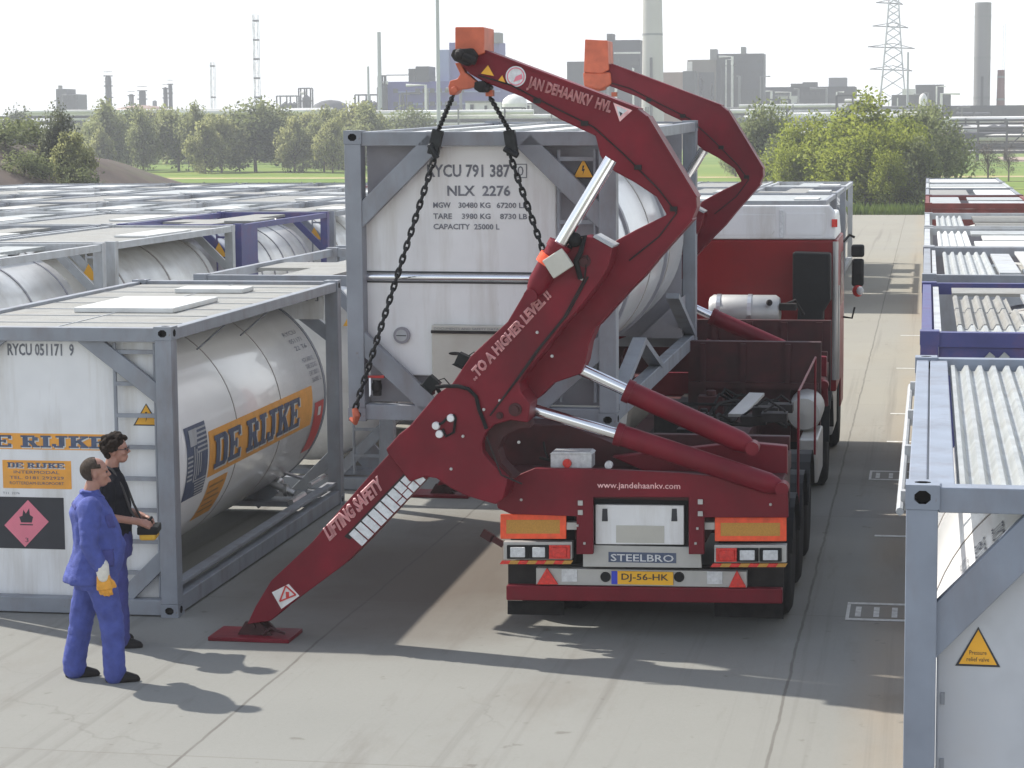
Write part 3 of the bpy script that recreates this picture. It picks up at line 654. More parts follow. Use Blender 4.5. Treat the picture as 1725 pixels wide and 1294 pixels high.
# ------------------------------------------------------------------ the right-hand row
CXc = -.083+CW
C1 = thing('tank_container', 'grey tank container with a corrugated galvanised roof and a big yellow triangle sign', 'tank container', (CXc, 10.379, 0), 'tank containers in the lane-side row', (0,0,-.0022))
fr = frame_mb(brace=False, castings=False)
fr.beam((-1.14,.08,1.80), (-.42,.08,2.56), .19, .08, up=(0,1,0)); fr.beam((1.14,.08,1.80), (.42,.08,2.56), .19, .08, up=(0,1,0))
fr.box(-CW+.11, -CW+.235, .178, CL-.178, CHT-.06, CHT-.022); fr.box(CW-.235, CW-.11, .178, CL-.178, CHT-.06, CHT-.022)
fr.build('frame', grey_c, C1, bevel=.006); add_castings(C1, grey_c)
mb = MB(); mb.prism([(-1.06,.16),(1.06,.16),(1.06,1.86),(.45,2.43),(-.45,2.43),(-1.06,1.86)], .14, .22); cp = mb.build('end_panel', mat('pale blue grey end panel', (.47,.50,.55), .45, var=.06, dirt=(.3,.27,.25), dirt_amt=.3), C1, bevel=.01)
tri_sign(cp, .355-CW, 1.685, .215, .195, .14, words=('Pressure', 'relief valve'))
mb = MB(); mb.box(.73-CW, .742-CW, .132, .14, .16, 2.1)
for k in range(5): mb.box(.18-CW, .2-CW, .132, .14, .5+.33*k, .56+.33*k)
mb.build('hinge_line', grey, cp)
tkc = tank_mb(1.12, 1.37, .32, 5.7, 72).build('tank', white_tank, C1, smooth=True)
for y in (1.6, 3.4): ring_mb(y, 1.12, .03, 1.37, .005, 72).build('seam', seam_m, tkc)
for k, s in enumerate(('RYCU 052', '348 2', '22K2')):
    mb = text_mesh(s); a0 = 150-4.5*k
    mb.map(lambda v: (1.125*math.cos(R(143-6.5*k+4.2*v.y))*1.0, .78+.34*(1-v.x), 1.37+1.125*math.sin(R(143-6.5*k+4.2*v.y)))); mb.build('lettering', inkg, tkc)
corrug_mb(-CW+.25, .62, .185, CL-.185, CHT-.075).build('walkway', galv, C1, smooth=True)
mb = MB(); mb.box(.66, CW-.25, .2, CL-.2, CHT-.1, CHT-.06); mb.build('manlid_cover', roofw, C1)
mb = MB(); mb.tube([(-CW-.03, .4, CHT-.2), (-CW-.03, CL-.3, CHT-.2)], .02, 8)
for k in range(4): mb.box(-CW-.03, -CW+.03, .6+1.6*k, .66+1.6*k, CHT-.23, CHT-.13)
mb.build('hand_rail', grey_l, C1)
add_saddles(C1, grey)
def crow(Y, fm, roofs, label, facing=None, tm=tank_wh):
    t = thing('tank_container', label, 'tank container', (CXc+.04, Y, 0), 'tank containers in the lane-side row')
    frame_mb(brace=False).build('frame', fm, t)
    if facing:
        mb = MB(); mb.box(-1.06, 1.06, .05, .09, .15, CHT-.14); mb.build('end_panel', facing, t)
    k_ = tank_mb(1.05).build('tank', tm, t, smooth=True)
    for y in (1.2, 2.9, 4.6): ring_mb(y, 1.05, .05, n=40).build('band', seam_m, k_)
    for (kind, a, b_, c_, d_, mt) in roofs:
        if kind == 'c': corrug_mb(a, b_, c_, d_, CHT-.075, .11).build('walkway', mt, t, smooth=True)
        elif kind == 'x':
            mb = corrug_mb(c_, d_, a, b_, CHT-.075, .11); mb.map(lambda v: (v.y, v.x, v.z)); mb.f = [f[::-1] for f in mb.f]; mb.build('walkway', mt, t, smooth=True)
        else:
            mb = MB(); mb.box(a, b_, c_, d_, CHT-.08, CHT-.045); mb.build('roof_panel' if kind == 'p' else 'roof_bar', mt, t)
    add_saddles(t, fm)
    return t
w_ = CW-.12
t = crow(18.39, blue, [('b',-w_,-w_+.06,.2,CL-.2,grey_l),('c',-w_+.2,-.1,.3,1.2,galv),('c',-w_+.2,-.25,1.3,3.0,roofg),('c',-w_+.2,-.35,3.1,4.7,roofg),('p',-w_+.2,.0,4.9,5.7,roofg),('x',.0,w_,4.9,5.8,galv),('x',.05,w_,.3,1.2,galv),('b',-.2,-.12,1.2,4.8,grey_l),('b',-.15,w_,2.9,2.98,grey_l),('b',.3,.6,3.6,3.75,roofw)],
     'blue framed tank container with an open patched roof, beside the lane', blue)
mb = MB(); mb.beam((-.82,.03,2.16),(-.62,.03,2.40),.06,.03,up=(0,1,0)); mb.beam((-.72,.03,2.16),(-.50,.03,2.40),.06,.03,up=(0,1,0)); mb.build('latch_bar', galv, t)
crow(25.67, grey, [('b',-w_,-w_+.05,.2,CL-.2,grey_l),('c',-w_+.15,-.35,.25,5.6,galv),('p',-.3,-.05,1.0,5.0,grey_l),('p',.05,w_,2.0,5.6,roofw),('x',.0,w_,.25,1.9,galv)], 'grey tank container with half corrugated roof and white lid, just behind the blue one', grey_l)
crow(31.9, grey_l, [('c',-w_+.1,-.5,.25,5.7,roofw),('p',-.45,w_,.25,2.2,roofw),('p',-.3,w_,2.6,4.0,roofw),('p',-.45,w_,4.4,5.6,galv)], 'white roofed tank container with dark gaps across its roof, fourth beside the lane', grey_p)
crow(38.5, grey_l, [('c',-w_+.1,-.5,.25,5.7,galv),('x',-.3,w_-.2,.4,2.4,roofg),('x',-.3,w_-.2,3.2,5.6,roofg)], 'pale tank container with a ribbed cream roof, fifth beside the lane', grey_p)
crow(50.2, redc, [('p',-w_,-.4,.25,5.7,galv),('p',-.2,w_,.25,2.6,grey_l),('p',-.2,w_,3.4,5.6,galv)], 'oxide red ended tank container, the only red one beside the lane', redc)
crow(56.7, grey, [('p',-w_,-.1,.25,5.7,roofg),('p',.1,w_,.25,5.7,roofw)], 'grey tank container just behind the red ended one beside the lane', grey_p)
crow(63.2, grey_l, [('p',-w_,w_,.25,2.7,roofw),('p',-w_,w_,3.2,5.7,galv)], 'pale tank container with two roof panels, last but one beside the lane', grey_l)
crow(69.6, grey, [('p',-w_,w_,.25,5.7,roofw)], 'white roofed tank container at the far end of the lane-side row', grey_p)
# ================================================================== side loading trailer with two cranes
T = thing('sideloader_trailer', 'dark red side loading trailer with two gooseneck cranes and an outrigger leg', 'trailer', (-2.36, 18.2, 0))
TX0, TX1 = -3.60, -1.12
def P2(pts, Y): return [(p.x, p.z) for p in (pix(x, y, Y) for x, y in pts)]
def plate(pts, Y, depth, name, mt, parent, bevel=.0, ref=None):
    mb = MB(); mb.prism(P2(pts, ref or Y), Y, Y+depth); return mb.build(name, mt, parent, W=True, bevel=bevel)
def pxtext(body, a, b_, up, Y, mt, parent, **kw):
    """a, b_: pixel ends of the base line, up: pixel of the top above a"""
    o = pix(*a, Y); ex = pix(*b_, Y)-o; ey = pix(*up, Y)-o
    mb = text_mesh(body, kw.get('outline', 0), kw.get('bold', 0)); mb.map(lambda v: o+ex*v.x+ey*v.y+Vector((0,-.004-v.z*.4,0)))
    return mb.build('lettering', mt, parent, W=True)
YL = 17.36        # front face of outrigger leg and first boom
YB = 17.74        # front face of the gooseneck
# --- outrigger leg (inner telescoping part) with its foot
legpts = [(654,766),(632,790),(526,913),(456,979),(430,1022),(416,1052),(456,1046),(480,1026),(506,1006),(579,952),(616,916),(714,810),(760,775),(700,735)]
leg = plate(legpts, YL+.03, .26, 'outrigger_leg', red, T, .008)
mb = MB(); c = pix(430, 1072, 17.5); mb.box(c.x-.355, c.x+.355, 17.30, 17.72, .0, .035); ft = mb.build('foot_plate', red, leg, W=True, bevel=.006)
mb = MB(); ax = c.x+.0
mb.prism([(ax-.13,.035),(ax+.17,.035),(ax+.06,.15),(ax-.06,.15)], 17.42, 17.45); mb.prism([(ax-.13,.035),(ax+.17,.035),(ax+.06,.15),(ax-.06,.15)], 17.58, 17.61)
mb.tube([(ax,17.40,.11),(ax,17.63,.11)], .03, 12); mb.tube([(ax+.1,17.38,.05),(ax+.16,17.42,.10),(ax+.28,17.45,.05)], .012, 6)
mb.build('foot_hinge', red_dark, leg, W=True)
pxtext('LIFTING SAFETY', (556,912), (648,822), (544,890), YL+.03, pinkw, leg, outline=.05)
# the white chequer reflector strip
mb = MB(); o = pix(588, 900, YL+.03); e = pix(697, 786, YL+.03)-o; u = pix(616, 922, YL+.03)-o
u = (pix(612, 916, YL+.03)-pix(590, 896, YL+.03))
def quad(o, ex, ey, y): 
    ps = [o, o+ex, o+ex+ey, o+ey]; mb.prism([(p.x, p.z) for p in ps], y-.005, y)
n = 10
for k in range(n):
    a = k/n; q = o+e*a; wdt = e*(1/n*.84)
    if k < 6: quad(q, wdt, u, YL+.028)
    else:
        f = .68-.10*(k-6); quad(q, wdt, u*f, YL+.028); quad(q+u*(f+.06), wdt, u*(.94-f), YL+.028)
mb.build('reflector_strip', lensw, leg, W=True)
mb = MB(); mb.prism([(p.x+dx, p.z+dz) for p, dx, dz in ((pix(584,903,YL+.03),-.02,-.005),(pix(701,781,YL+.03),0,.02),(pix(706,786,YL+.03),0,0),(pix(590,909,YL+.03),0,0))], YL+.024, YL+.029); mb.build('strip_shadow_gap', dark, leg, W=True)
st = plate([(458,998),(486,984),(504,1004),(474,1026)], YL+.025, .005, 'warning_sticker', white, leg)
mb = MB(); tp = [pix(470,1014,YL), pix(497,1003,YL), pix(480,988,YL)]
for i in range(3):
    a, b_ = tp[i], tp[(i+1)%3]; mb.beam((a.x, YL+.022, a.z), (b_.x, YL+.022, b_.z), .012, .012, up=(0,1,0))
a = pix(483,1002,YL); mb.box(a.x-.014, a.x+.014, YL+.018, YL+.024, a.z-.03, a.z+.02); mb.build('sticker_mark', signred, st, W=True)
# --- first boom ("to a higher level")
bpts = [(654,766),(650,757),(672,732),(690,718),(735,665),(762,646),(793,600),(855,542),(868,520),(889,484),(916,437),(940,420),(985,398),(1000,401),(1032,418),(1024,450),(1009,476),(970,526),(947,549),(916,592),(885,628),(874,645),(878,661),(893,681),(889,712),(860,708),(832,716),(818,730),(812,747),(813,762),(824,777),(855,808),(848,840),(835,850),(786,836),(758,822),(735,806),(715,803),(690,812)]
boom = plate(bpts, YL, .36, 'lower_boom', red, T, .01)
# darker inner cheek seen inside the round cut-out
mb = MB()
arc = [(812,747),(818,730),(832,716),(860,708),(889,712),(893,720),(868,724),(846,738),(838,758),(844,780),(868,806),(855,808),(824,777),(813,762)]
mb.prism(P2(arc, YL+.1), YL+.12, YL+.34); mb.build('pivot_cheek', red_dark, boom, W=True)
pxtext('..TO A HIGHER LEVEL !!', (800,643), (930,500), (788,628), YL, pinkw, boom, outline=.055)
for x, y in ((735,717),(741,731),(760,704)):
    p = pix(x, y, YL); mb = MB(); mb.lathe([(.001,-.035),(.028,-.035),(.034,-.02),(.034,0)], (p.x, YL, p.z), 'y', 16); mb.build('grease_cap', white, boom, W=True, smooth=True)
for pts in ([(746,722),(752,735),(765,728),(768,705),(764,698)], [(756,702),(746,712),(738,716)]):
    mb = MB(); mb.tube([pix(x, y, YL)+Vector((0,-.015,0)) for x, y in pts], .012, 6); mb.build('hose', black, boom, W=True)
mb = MB(); mb.tube([pix(x, y, YL)+Vector((0,-.02,0)) for x, y in ((735,652),(750,650),(772,650),(790,655),(803,668),(808,690),(816,710),(820,722))], .016, 8); mb.build('hose', black, boom, W=True, smooth=True)
for pts in ([(826,700),(870,640),(905,590),(950,535),(985,470),(990,430)], [(833,690),(877,633),(913,583),(957,529),(991,466)], [(820,735),(845,800),(880,815)]):
    mb = MB(); mb.tube([pix(x, y, YL)+Vector((0,-.012,0)) for x, y in pts], .0075, 6); mb.build('hydraulic_line', dark, boom, W=True, smooth=True)
for x, y, rr in ((868,690,.055),(985,440,.05),(842,700,.03)):
    p = pix(x, y, YL); mb = MB(); mb.lathe([(.001,-.03),(rr*.6,-.03),(rr*.62,-.012),(rr,-.012),(rr,0)], (p.x, YL, p.z), 'y', 18); mb.build('pivot_pin', red_dark, boom, W=True, smooth=True)
for cx, cy, ang in ((728,646,40), (781,607,25)):
    p = pix(cx, cy, YL+.1); mb = MB(); mb.box(-.055,.055,-.05,.05,-.05,.05); mb.prism([(-.07,-.065),(.07,-.065),(.055,-.05),(-.055,-.05)], -.06, .06)
    mb.tube([(.02,0,.05),(.05,0,.10),(.12,0,.09)], .006, 6); mb.tube([(.05,0,0),(.16,.03,-.05)], .018, 8)
    m4 = Matrix.Rotation(R(ang), 4, 'Y'); mb.map(lambda v: p+(m4 @ v)); mb.build('work_lamp', blackpl, boom, W=True, bevel=.006)
for x, y in ((780,735),(874,745),(930,600),(815,690),(905,560),(842,675),(980,470),(760,790)):
    p = pix(x, y, YL); mb = MB(); mb.lathe([(.001,-.014),(.012,-.012),(.014,0)], (p.x, YL, p.z), 'y', 8); mb.build('bolt', alu, boom, W=True)
# --- gooseneck boom
gpts = [(769,79),(790,80),(817,86),(849,98),(920,125),(994,152),(1075,184),(1090,196),(1132,262),(1173,333),(1174,349),(1166,369),(1130,410),(1083,468),(1036,515),(1005,549),(992,580),(986,611),(978,630),(932,646),(905,673),(880,660),(875,640),(1030,410),(1040,404),(1073,386),(1123,362),(1106,332),(1070,308),(1035,289),(1020,277),(1011,262),(1003,229),(981,219),(943,201),(879,163),(815,138),(790,124),(772,105)]
goose = plate(gpts, YB, .30, 'gooseneck_boom', red, T, .012)
ms = MB()                                            # narrow steel lip along the outer edge (box section top plate)
for a, b_ in (((817,86),(1075,184)), ((1090,196),(1173,333)), ((1166,369),(1005,549))):
    p, q = pix(*a, YB), pix(*b_, YB); ms.beam((p.x, YB+.15, p.z), (q.x, YB+.15, q.z), .33, .018, up=Vector((q.z-p.z, 0, -(q.x-p.x))))
ms.build('top_flange', red, goose, W=True)
for pts in ([(806,118),(860,134),(930,170),(1000,205),(1050,250),(1110,310),(1140,350),(1110,390),(1060,430)],):
    mb = MB(); mb.tube([pix(x, y+9, YB)+Vector((0,-.010,0)) for x, y in pts], .0065, 6); mb.build('hydraulic_line', dark, goose, W=True, smooth=True)
for x, y in ((905,170),(985,208),(1075,282),(1135,352)):
    p = pix(x, y, YB); mb = MB(); mb.box(p.x-.03,p.x+.03,YB-.022,YB,p.z-.02,p.z+.02); mb.build('line_clamp', dark, goose, W=True)

pc = pix(869, 129, YB)
mb = MB(); mb.lathe([(.001,-.006),(.085,-.006),(.085,0)], (pc.x, YB, pc.z), 'y', 32); lgd = mb.build('logo_disc', lensw, goose, W=True)
mb = MB(); mb.tube([(pc.x+.07*math.cos(R(q)), YB-.006, pc.z+.07*math.sin(R(q))) for q in range(0,361,12)], .005, 6, cap=False); mb.prism([(pc.x-.02,pc.z-.045),(pc.x+.055,pc.z-.02),(pc.x+.05,pc.z+.02),(pc.x+.0,pc.z+.0)], YB-.009, YB-.0065); mb.build('logo_mark', pink, lgd, W=True)
pxtext('JAN DEHAANKV  HVL', (886,152), (1026,196), (893,128), YB, pinkw, goose, outline=.045)
trs = plate([(1033,173),(1065,186),(1044,205)], YB-.005, .005, 'warning_sticker', pinkw, goose)
plate([(1038,178),(1057,186),(1043,197)], YB-.0075, .002, 'sticker_mark', lensw, trs); plate([(1043,188),(1049,191),(1045,196)], YB-.0095, .0018, 'sticker_symbol', ink, trs)
for pts in ([(810,124),(832,128),(822,110)], [(838,137),(852,141),(846,127)]): plate(pts, YB-.005, .005, 'caution_sign', yellow, goose)
# tip: orange counter block, black swivel, orange hook head
mb = MB(); mb.prism(P2([(769,46),(818,46),(818,90),(800,96),(769,84)], YB), YB-.06, YB+.36); mb.build('tip_block', orange, goose, W=True, bevel=.01)
mb = MB(); mb.prism(P2([(768,84),(800,82),(808,92),(804,106),(790,112),(770,103),(764,94)], YB), YB-.12, YB-.02); mb.ball(pix(775, 92, YB-.1), .05); mb.tube([pix(780,95,YB-.12), pix(802,104,YB-.12)], .035, 10)
mb.build('swivel_motor', dark, goose, W=True, bevel=.01)
mb = MB(); mb.prism(P2([(766,106),(776,106),(783,122),(789,126),(803,138),(803,146),(785,150),(775,151),(766,160),(757,160),(755,146),(758,136),(770,133),(775,125)], YB), YB+.0, YB+.12)
p = pix(766, 152, YB); mb.tube([(p.x, YB-.03, p.z), (p.x, YB+.15, p.z)], .03, 10)
hk = mb.build('hook_head', orange, goose, W=True, bevel=.008)
mb = MB(); mb.prism(P2([(800,138),(815,136),(826,146),(822,154),(808,156),(799,150)], YB), YB-.02, YB+.16); mb.ball(pix(820,150,YB-.02), .03); mb.build('chain_sheave', dark, goose, W=True, bevel=.008)
mb = MB(); p = pix(823,157,YB); mb.box(p.x-.03, p.x+.03, YB+.02, YB+.10, p.z-.025, p.z+.025); mb.build('shackle', orange, goose, W=True)
# --- hydraulic rams: chromed rod + red barrel
def ram(rod0, rod1, bar1, Y, r0, r1, Y1=None, name='hydraulic_ram'):
    a, b_ = pix(*rod0, Y), pix(*rod1, Y); d_ = pix(*bar1, Y1 or Y)
    dn = (d_-b_).normalized(); mb = MB(); mb.tube([b_, b_+(d_-b_)*.02, d_-dn*.12, d_-dn*.05, d_], [r1*1.04, r1, r1, r1*.8, r1*.45], 20); mb.tube([d_+Vector((0,-.08,0)), d_+Vector((0,.08,0))], r1*.62, 14); o = mb.build(name, red, T, W=True, smooth=True)
    mb = MB(); mb.tube([a, b_+(d_-b_)*.05], r0, 18); mb.build('piston_rod', chrome, o, W=True, smooth=True)
    mb = MB(); d2 = (d_-b_).normalized(); mb.tube([b_-d2*.012, b_+d2*.045], r1*1.1, 20); mb.build('gland_ring', red, o, W=True, smooth=True)
    return o
rams = [ram((880,684),(1040,731),(1318,822), YL+.34, .048, .090), ram((978,622),(1056,658),(1268,754), YB+.12, .052, .092)]
rb = ram((1030,268),(943,412),(896,498), YL-.05, .054, .09); rams.append(rb)
mb = MB(); p, q = pix(930,432,YL-.05), pix(921,447,YL-.05); mb.tube([p, q], .10, 18); mb.build('orange_band', refl_o, rb, W=True, smooth=True)
mb = MB(); p = pix(939,444,YL-.16); m4 = Matrix.Rotation(R(-33), 4, 'Y'); mb.box(-.095,.095,0,.07,-.085,.085); mb.map(lambda v: p+(m4 @ v)); jb = mb.build('junction_box', beige, boom, W=True, bevel=.008)
mb = MB(); mb.tube([pix(958,420,YL-.03), pix(968,402,YL-.06), pix(985,398,YL-.03), pix(978,425,YL-.05), pix(970,440,YL-.04), pix(978,470,YL-.02)], .022, 8); mb.ball(pix(968,404,YL-.03), .06); mb.build('hose', black, boom, W=True, smooth=True)
p = pix(1012,408,YL); mb = MB(); mb.beam((pix(1000,400,YL).x, YL+.18, pix(1000,400,YL).z+.01), (pix(1032,418,YL).x, YL+.18, pix(1032,418,YL).z+.01), .36, .02, up=(0,0,1)); mb.build('top_cap', grey_l, boom, W=True)
# --- crane base across the rear of the trailer
YR = 17.92
base = plate([(830,795),(855,808),(901,789),(1000,790),(1150,797),(1280,810),(1326,816),(1328,862),(1328,872),(1186,872),(1186,934),(1160,934),(1160,838),(999,838),(999,934),(971,934),(971,870),(860,866),(838,856)], YR-.18, .06, 'crane_base', red, T, .006)
mb = MB()
mb.box(-3.55, TX1-.02, YR-.12, YR+.85, pix(1000,836,YR).z, pix(1000,800,YR).z)
mb.prism(P2([(822,728),(850,712),(960,716),(1040,748),(1180,765),(1328,770),(1328,800),(870,800),(835,780)], YR+.5), YR+.45, YR+.9)
mb.box(-3.5, TX1-.03, YR+.9, YR+1.0, .75, 1.62)
mb.build('base_frame', red_dark, T, W=True, bevel=.008)
mb = MB(); mb.prism(P2([(1030,770),(1250,745),(1326,752),(1326,800),(1100,800)], YR+.3), YR+.30, YR+.42); mb.build('ram_bracket', red, T, W=True, bevel=.01)
pxtext('www.jandehaankv.com', (1006,825), (1146,827), (1006,812), YR-.18, pinkw, base, bold=.01)
for x, y in ((878,842),(1298,825),(1298,850),(860,820)):
    p = pix(x, y, YR-.18); mb = MB(); mb.lathe([(.001,-.012),(.011,-.01),(.013,0)], (p.x, YR-.18, p.z), 'y', 8); mb.build('bolt', alu, base, W=True)
for x, y in ((978,847),(978,863),(973,885),(1180,845),(1180,865),(1175,890),(1172,915),(985,915)):
    p = pix(x, y, YR-.18); s = .02 if y < 870 else .009; mb = MB(); mb.box(p.x-s, p.x+s, YR-.20, YR-.18, p.z-s, p.z+s); mb.build('bracket_bolt', alu, base, W=True)
mb = MB(); mb.prism(P2([(929,764),(998,764),(998,788),(929,788)], YR+.0), YR-.05, YR+.15); mb.prism(P2([(932,760),(994,760),(1000,764),(927,764)], YR), YR-.055, YR+.16)
cbx = mb.build('control_box', lensw, T, W=True, bevel=.006)
p = pix(956, 780, YR-.05); mb = MB(); mb.lathe([(.001,-.04),(.036,-.04),(.040,-.02),(.030,0)], (p.x, YR-.05, p.z), 'y', 18); mb.build('stop_button', lensr, cbx, W=True, smooth=True)
mb = MB(); p = pix(924, 772, YR); mb.tube([p, p+Vector((-.03,0,.06)), p+Vector((-.05,.05,.13))], .01, 6); mb.tube([p+Vector((.02,0,-.02)), p+Vector((-.08,.02,.0))], .012, 6); mb.build('cable', black, cbx, W=True)
p = pix(1026, 783, YR-.05); mb = MB(); mb.lathe([(.001,-.05),(.032,-.045),(.036,0)], (p.x, YR-.05, p.z), 'y', 16); mb.build('work_lamp', lensw, T, W=True, smooth=True)
# recess with the white plate holder
mb = MB(); mb.prism(P2([(999,838),(1160,838),(1160,930),(999,930)], YR), YR-.05, YR-.03); mb.build('recess_panel', blackpl, T, W=True)
mb = MB(); mb.prism(P2([(1003,850),(1152,852),(1152,918),(1003,917)], YR-.1), YR-.10, YR-.06); ph = mb.build('hazard_plate_holder', white, T, W=True, bevel=.006)
for x in (1019, 1136):
    mb = MB(); mb.prism(P2([(x-4,857),(x+4,857),(x+5,878),(x-5,878)], YR-.1), YR-.106, YR-.1005); mb.build('slot', ink, ph, W=True)
mb = MB(); mb.prism(P2([(1038,885),(1119,886),(1119,915),(1038,914)], YR-.1), YR-.104, YR-.1005); mb.build('plate_patch', beige, ph, W=True)
mb = MB(); mb.prism(P2([(982,918),(1180,922),(1182,957),(982,955)], YR-.08), YR-.08, YR-.04); sgn = mb.build('name_bar', alu, T, W=True, bevel=.004)
np_ = plate([(1025,930),(1139,932),(1139,949),(1025,947)], YR-.085, .005, 'name_plate', navy, sgn)
pxtext('STEELBRO', (1029,945), (1135,947), (1029,933), YR-.085, lensw, np_, bold=.012)
# rear lamp boards
def lampboard(x0, x1, y0, y1, side):
    mb = MB(); mb.prism(P2([(x0,y0),(x1,y0),(x1,y1),(x0,y1)], YR-.1), YR-.10, YR-.02); b_ = mb.build('lamp_board', alu, T, W=True, bevel=.005)
    wd = (x1-x0); xs = [(.09,.34,lensw),(.41,.63,lensw),(.70,.94,lensr)] if side < 0 else [(.06,.30,lensr),(.34,.58,lensw),(.66,.90,lensw)]
    for a, c_, mt in xs:
        mb = MB(); mb.prism(P2([(x0+a*wd-4,y0+5),(x0+c_*wd+4,y0+5),(x0+c_*wd+4,y1-2),(x0+a*wd-4,y1-2)], YR-.1), YR-.118, YR-.1); lb = mb.build('lamp_bezel', blackpl if mt is lensw else lensr, b_, W=True, bevel=.004)
        mb = MB(); mb.prism(P2([(x0+a*wd+2,y0+8),(x0+c_*wd-2,y0+8),(x0+c_*wd-2,y1-5),(x0+a*wd+2,y1-5)], YR-.1), YR-.132, YR-.1185); mb.build('tail_lamp', mt, b_, W=True, bevel=.006)
    mb = MB(); n = 8
    for k in range(n):
        u0 = x0-2+(wd+4)*k/n; u1 = u0+(wd+4)/n; mb.cur = k % 2
        mb.prism(P2([(u0,y1+1),(u1-.2,y1+1),(u1-4.2,y1+7),(u0-4,y1+7)], YR-.1), YR-.112, YR-.1)
    mb.build('striped_edge', [lensr, refl_y], b_, W=True)
lampboard(848, 964, 913, 943, -1); lampboard(1203, 1325, 918, 948, 1)
for x0, x1, y0, y1 in ((843,954,866,908),(1204,1325,871,912)):
    mb = MB(); mb.prism(P2([(x0,y0),(x1,y0),(x1,y1),(x0,y1)], YR-.12), YR-.125, YR-.11); rp = mb.build('reflective_board', refl_o, T, W=True, bevel=.008)
    plate([(x0+10,y0+10),(x1-11,y0+10),(x1-11,y1-9),(x0+10,y1-9)], YR-.128, .0028, 'reflective_centre', refl_y, rp)
for x0, x1 in ((954,972),(1186,1204)):
    mb = MB(); mb.prism(P2([(x0,880),(x1,880),(x1,892),(x0,892)], YR-.1), YR-.11, YR-.04); mb.build('board_bracket', alu, T, W=True)
# registration bar, reflectors, under-run bar
mb = MB(); mb.prism(P2([(903,957),(1258,963),(1258,990),(903,985)], YR-.02), YR-.02, YR+.06); rbr = mb.build('registration_bar', alu, T, W=True, bevel=.004)
npl = plate([(1030,962),(1134,964),(1134,986),(1030,984)], YR-.035, .012, 'licence_plate', platey, rbr)
plate([(1030,962),(1040,962.2),(1040,984.2),(1030,984)], YR-.0375, .0022, 'country_band', euro, npl)
pxtext('DJ-56-HK', (1047,980), (1126,981.5), (1047,966), YR-.035, ink, npl, bold=.008)
for x in (1020, 1144):
    p = pix(x, 972, YR-.02); mb = MB(); mb.lathe([(.001,-.02),(.04,-.02),(.045,0)], (p.x, YR-.02, p.z), 'y', 16); mb.build('plate_lamp', blackpl, rbr, W=True, smooth=True)
for x0, x1, y0 in ((946,972,959),(1191,1217,963)): plate([(x0,y0),(x1,y0),(x1,y0+21),(x0,y0+21)], YR-.028, .0075, 'white_reflector', lensw, rbr)
for x0, x1, y0, y1 in ((904,940,957,985),(1227,1257,961,990)): plate([(x0,y1),(x1,y1),((x0+x1)/2-1,y0)], YR-.05, .028, 'triangle_reflector', lensr, rbr, .004)
mb = MB(); mb.prism(P2([(856,948),(1320,955),(1320,992),(856,988)], YR+.1), YR+.10, YR+.14); mb.build('rear_crossmember', dark, T, W=True)
mb = MB(); mb.prism(P2([(853,986),(1318,992),(1318,1017),(853,1011)], YR-.04), YR-.05, YR+.04); mb.build('underrun_bar', red, T, W=True, bevel=.01)
mb = MB(); mb.prism(P2([(855,1012),(950,1014),(950,1037),(855,1035)], YR+.2), YR+.20, YR+.215); mb.build('mud_flap', black, T, W=True)
mb = MB(); mb.box(TX1-.62, TX1-.03, YR+.2, YR+.215, .16, .62); mb.build('mud_flap', black, T, W=True)
# little side hook at the left of the lamps
mb = MB(); mb.beam(pix(812,897,YR), pix(830,908,YR), .03, .07); mb.beam(pix(828,906,YR), pix(848,918,YR), .03, .05); mb.build('side_bracket', red_dark, T, W=True)
# chassis
mb = MB()
for x in (-2.86, -1.86):
    mb.box(x-.06, x+.06, YR+.1, 27.2, .82, 1.18); mb.box(x-.1, x+.1, YR+.1, 27.2, 1.18, 1.20)
for y in (19.0, 20.4, 21.8, 23.2, 24.6): mb.box(-2.80, -1.92, y, y+.12, .86, 1.10)
mb.build('chassis_beam', red_dark, T, W=True)
mb = MB(); mb.box(-2.75, -1.97, 18.9, 26.8, 1.205, 1.225); mb.build('deck_plate', dark, T, W=True)
mb = MB(); mb.box(-2.62, TX1-.02, 24.2, 24.35, .80, 1.92); mb.build('bolster', red_dark, T, W=True)
mb = MB(); mb.beam(pix(1240,700,21.5), pix(1275,664,22.6), .16, .03); mb.build('ramp_plate', alu, T, W=True)
for x, y, Y in ((1290,690,20.5),(1305,700,20.2),(1270,705,20.6),(1315,685,20.9)):
    mb = MB(); p = pix(x, y, Y); mb.box(p.x-.12, p.x+.12, Y-.1, Y+.1, p.z-.05, p.z+.03); mb.tube([p+Vector((-.1,0,.03)), p+Vector((0,.05,.10)), p+Vector((.1,0,.04))], .012, 6); mb.build('valve_block', dark, T, W=True)
dk = random.Random(6)
for k in range(9):
    x0, x1 = dk.uniform(-2.9,-1.9), dk.uniform(-2.2,-1.2); y0 = dk.uniform(19.2, 23.5); mb = MB()
    mb.tube([(x0,y0,1.25),(x0+.1,y0+.3,1.36+.12*dk.random()),((x0+x1)/2,y0+.5,1.30+.15*dk.random()),(x1-.1,y0+.8,1.34),(x1,y0+1.1,1.24)], .016, 6); mb.build('hydraulic_hose', black, T, W=True, smooth=True)
for k in range(7):
    x = dk.uniform(-2.7,-1.4); y = dk.uniform(19.8,23.6); s = dk.uniform(.08,.17); mb = MB(); mb.box(x-s,x+s,y-s*.7,y+s*.7,1.226,1.226+s*1.5); mb.lathe([(s*.4,1.226+s*1.5),(s*.4,1.226+s*1.9),(.001,1.226+s*1.95)], (x,y,0), 'z', 10); mb.build('valve_block', dk.choice([dark, red_dark, blackpl]), T, W=True, bevel=.008)
for x in (-2.45, -2.0, -1.5):
    mb = MB(); mb.box(x-.03, x+.03, 24.14, 24.2, .85, 1.9); mb.build('bolster_rib', red_dark, T, W=True)
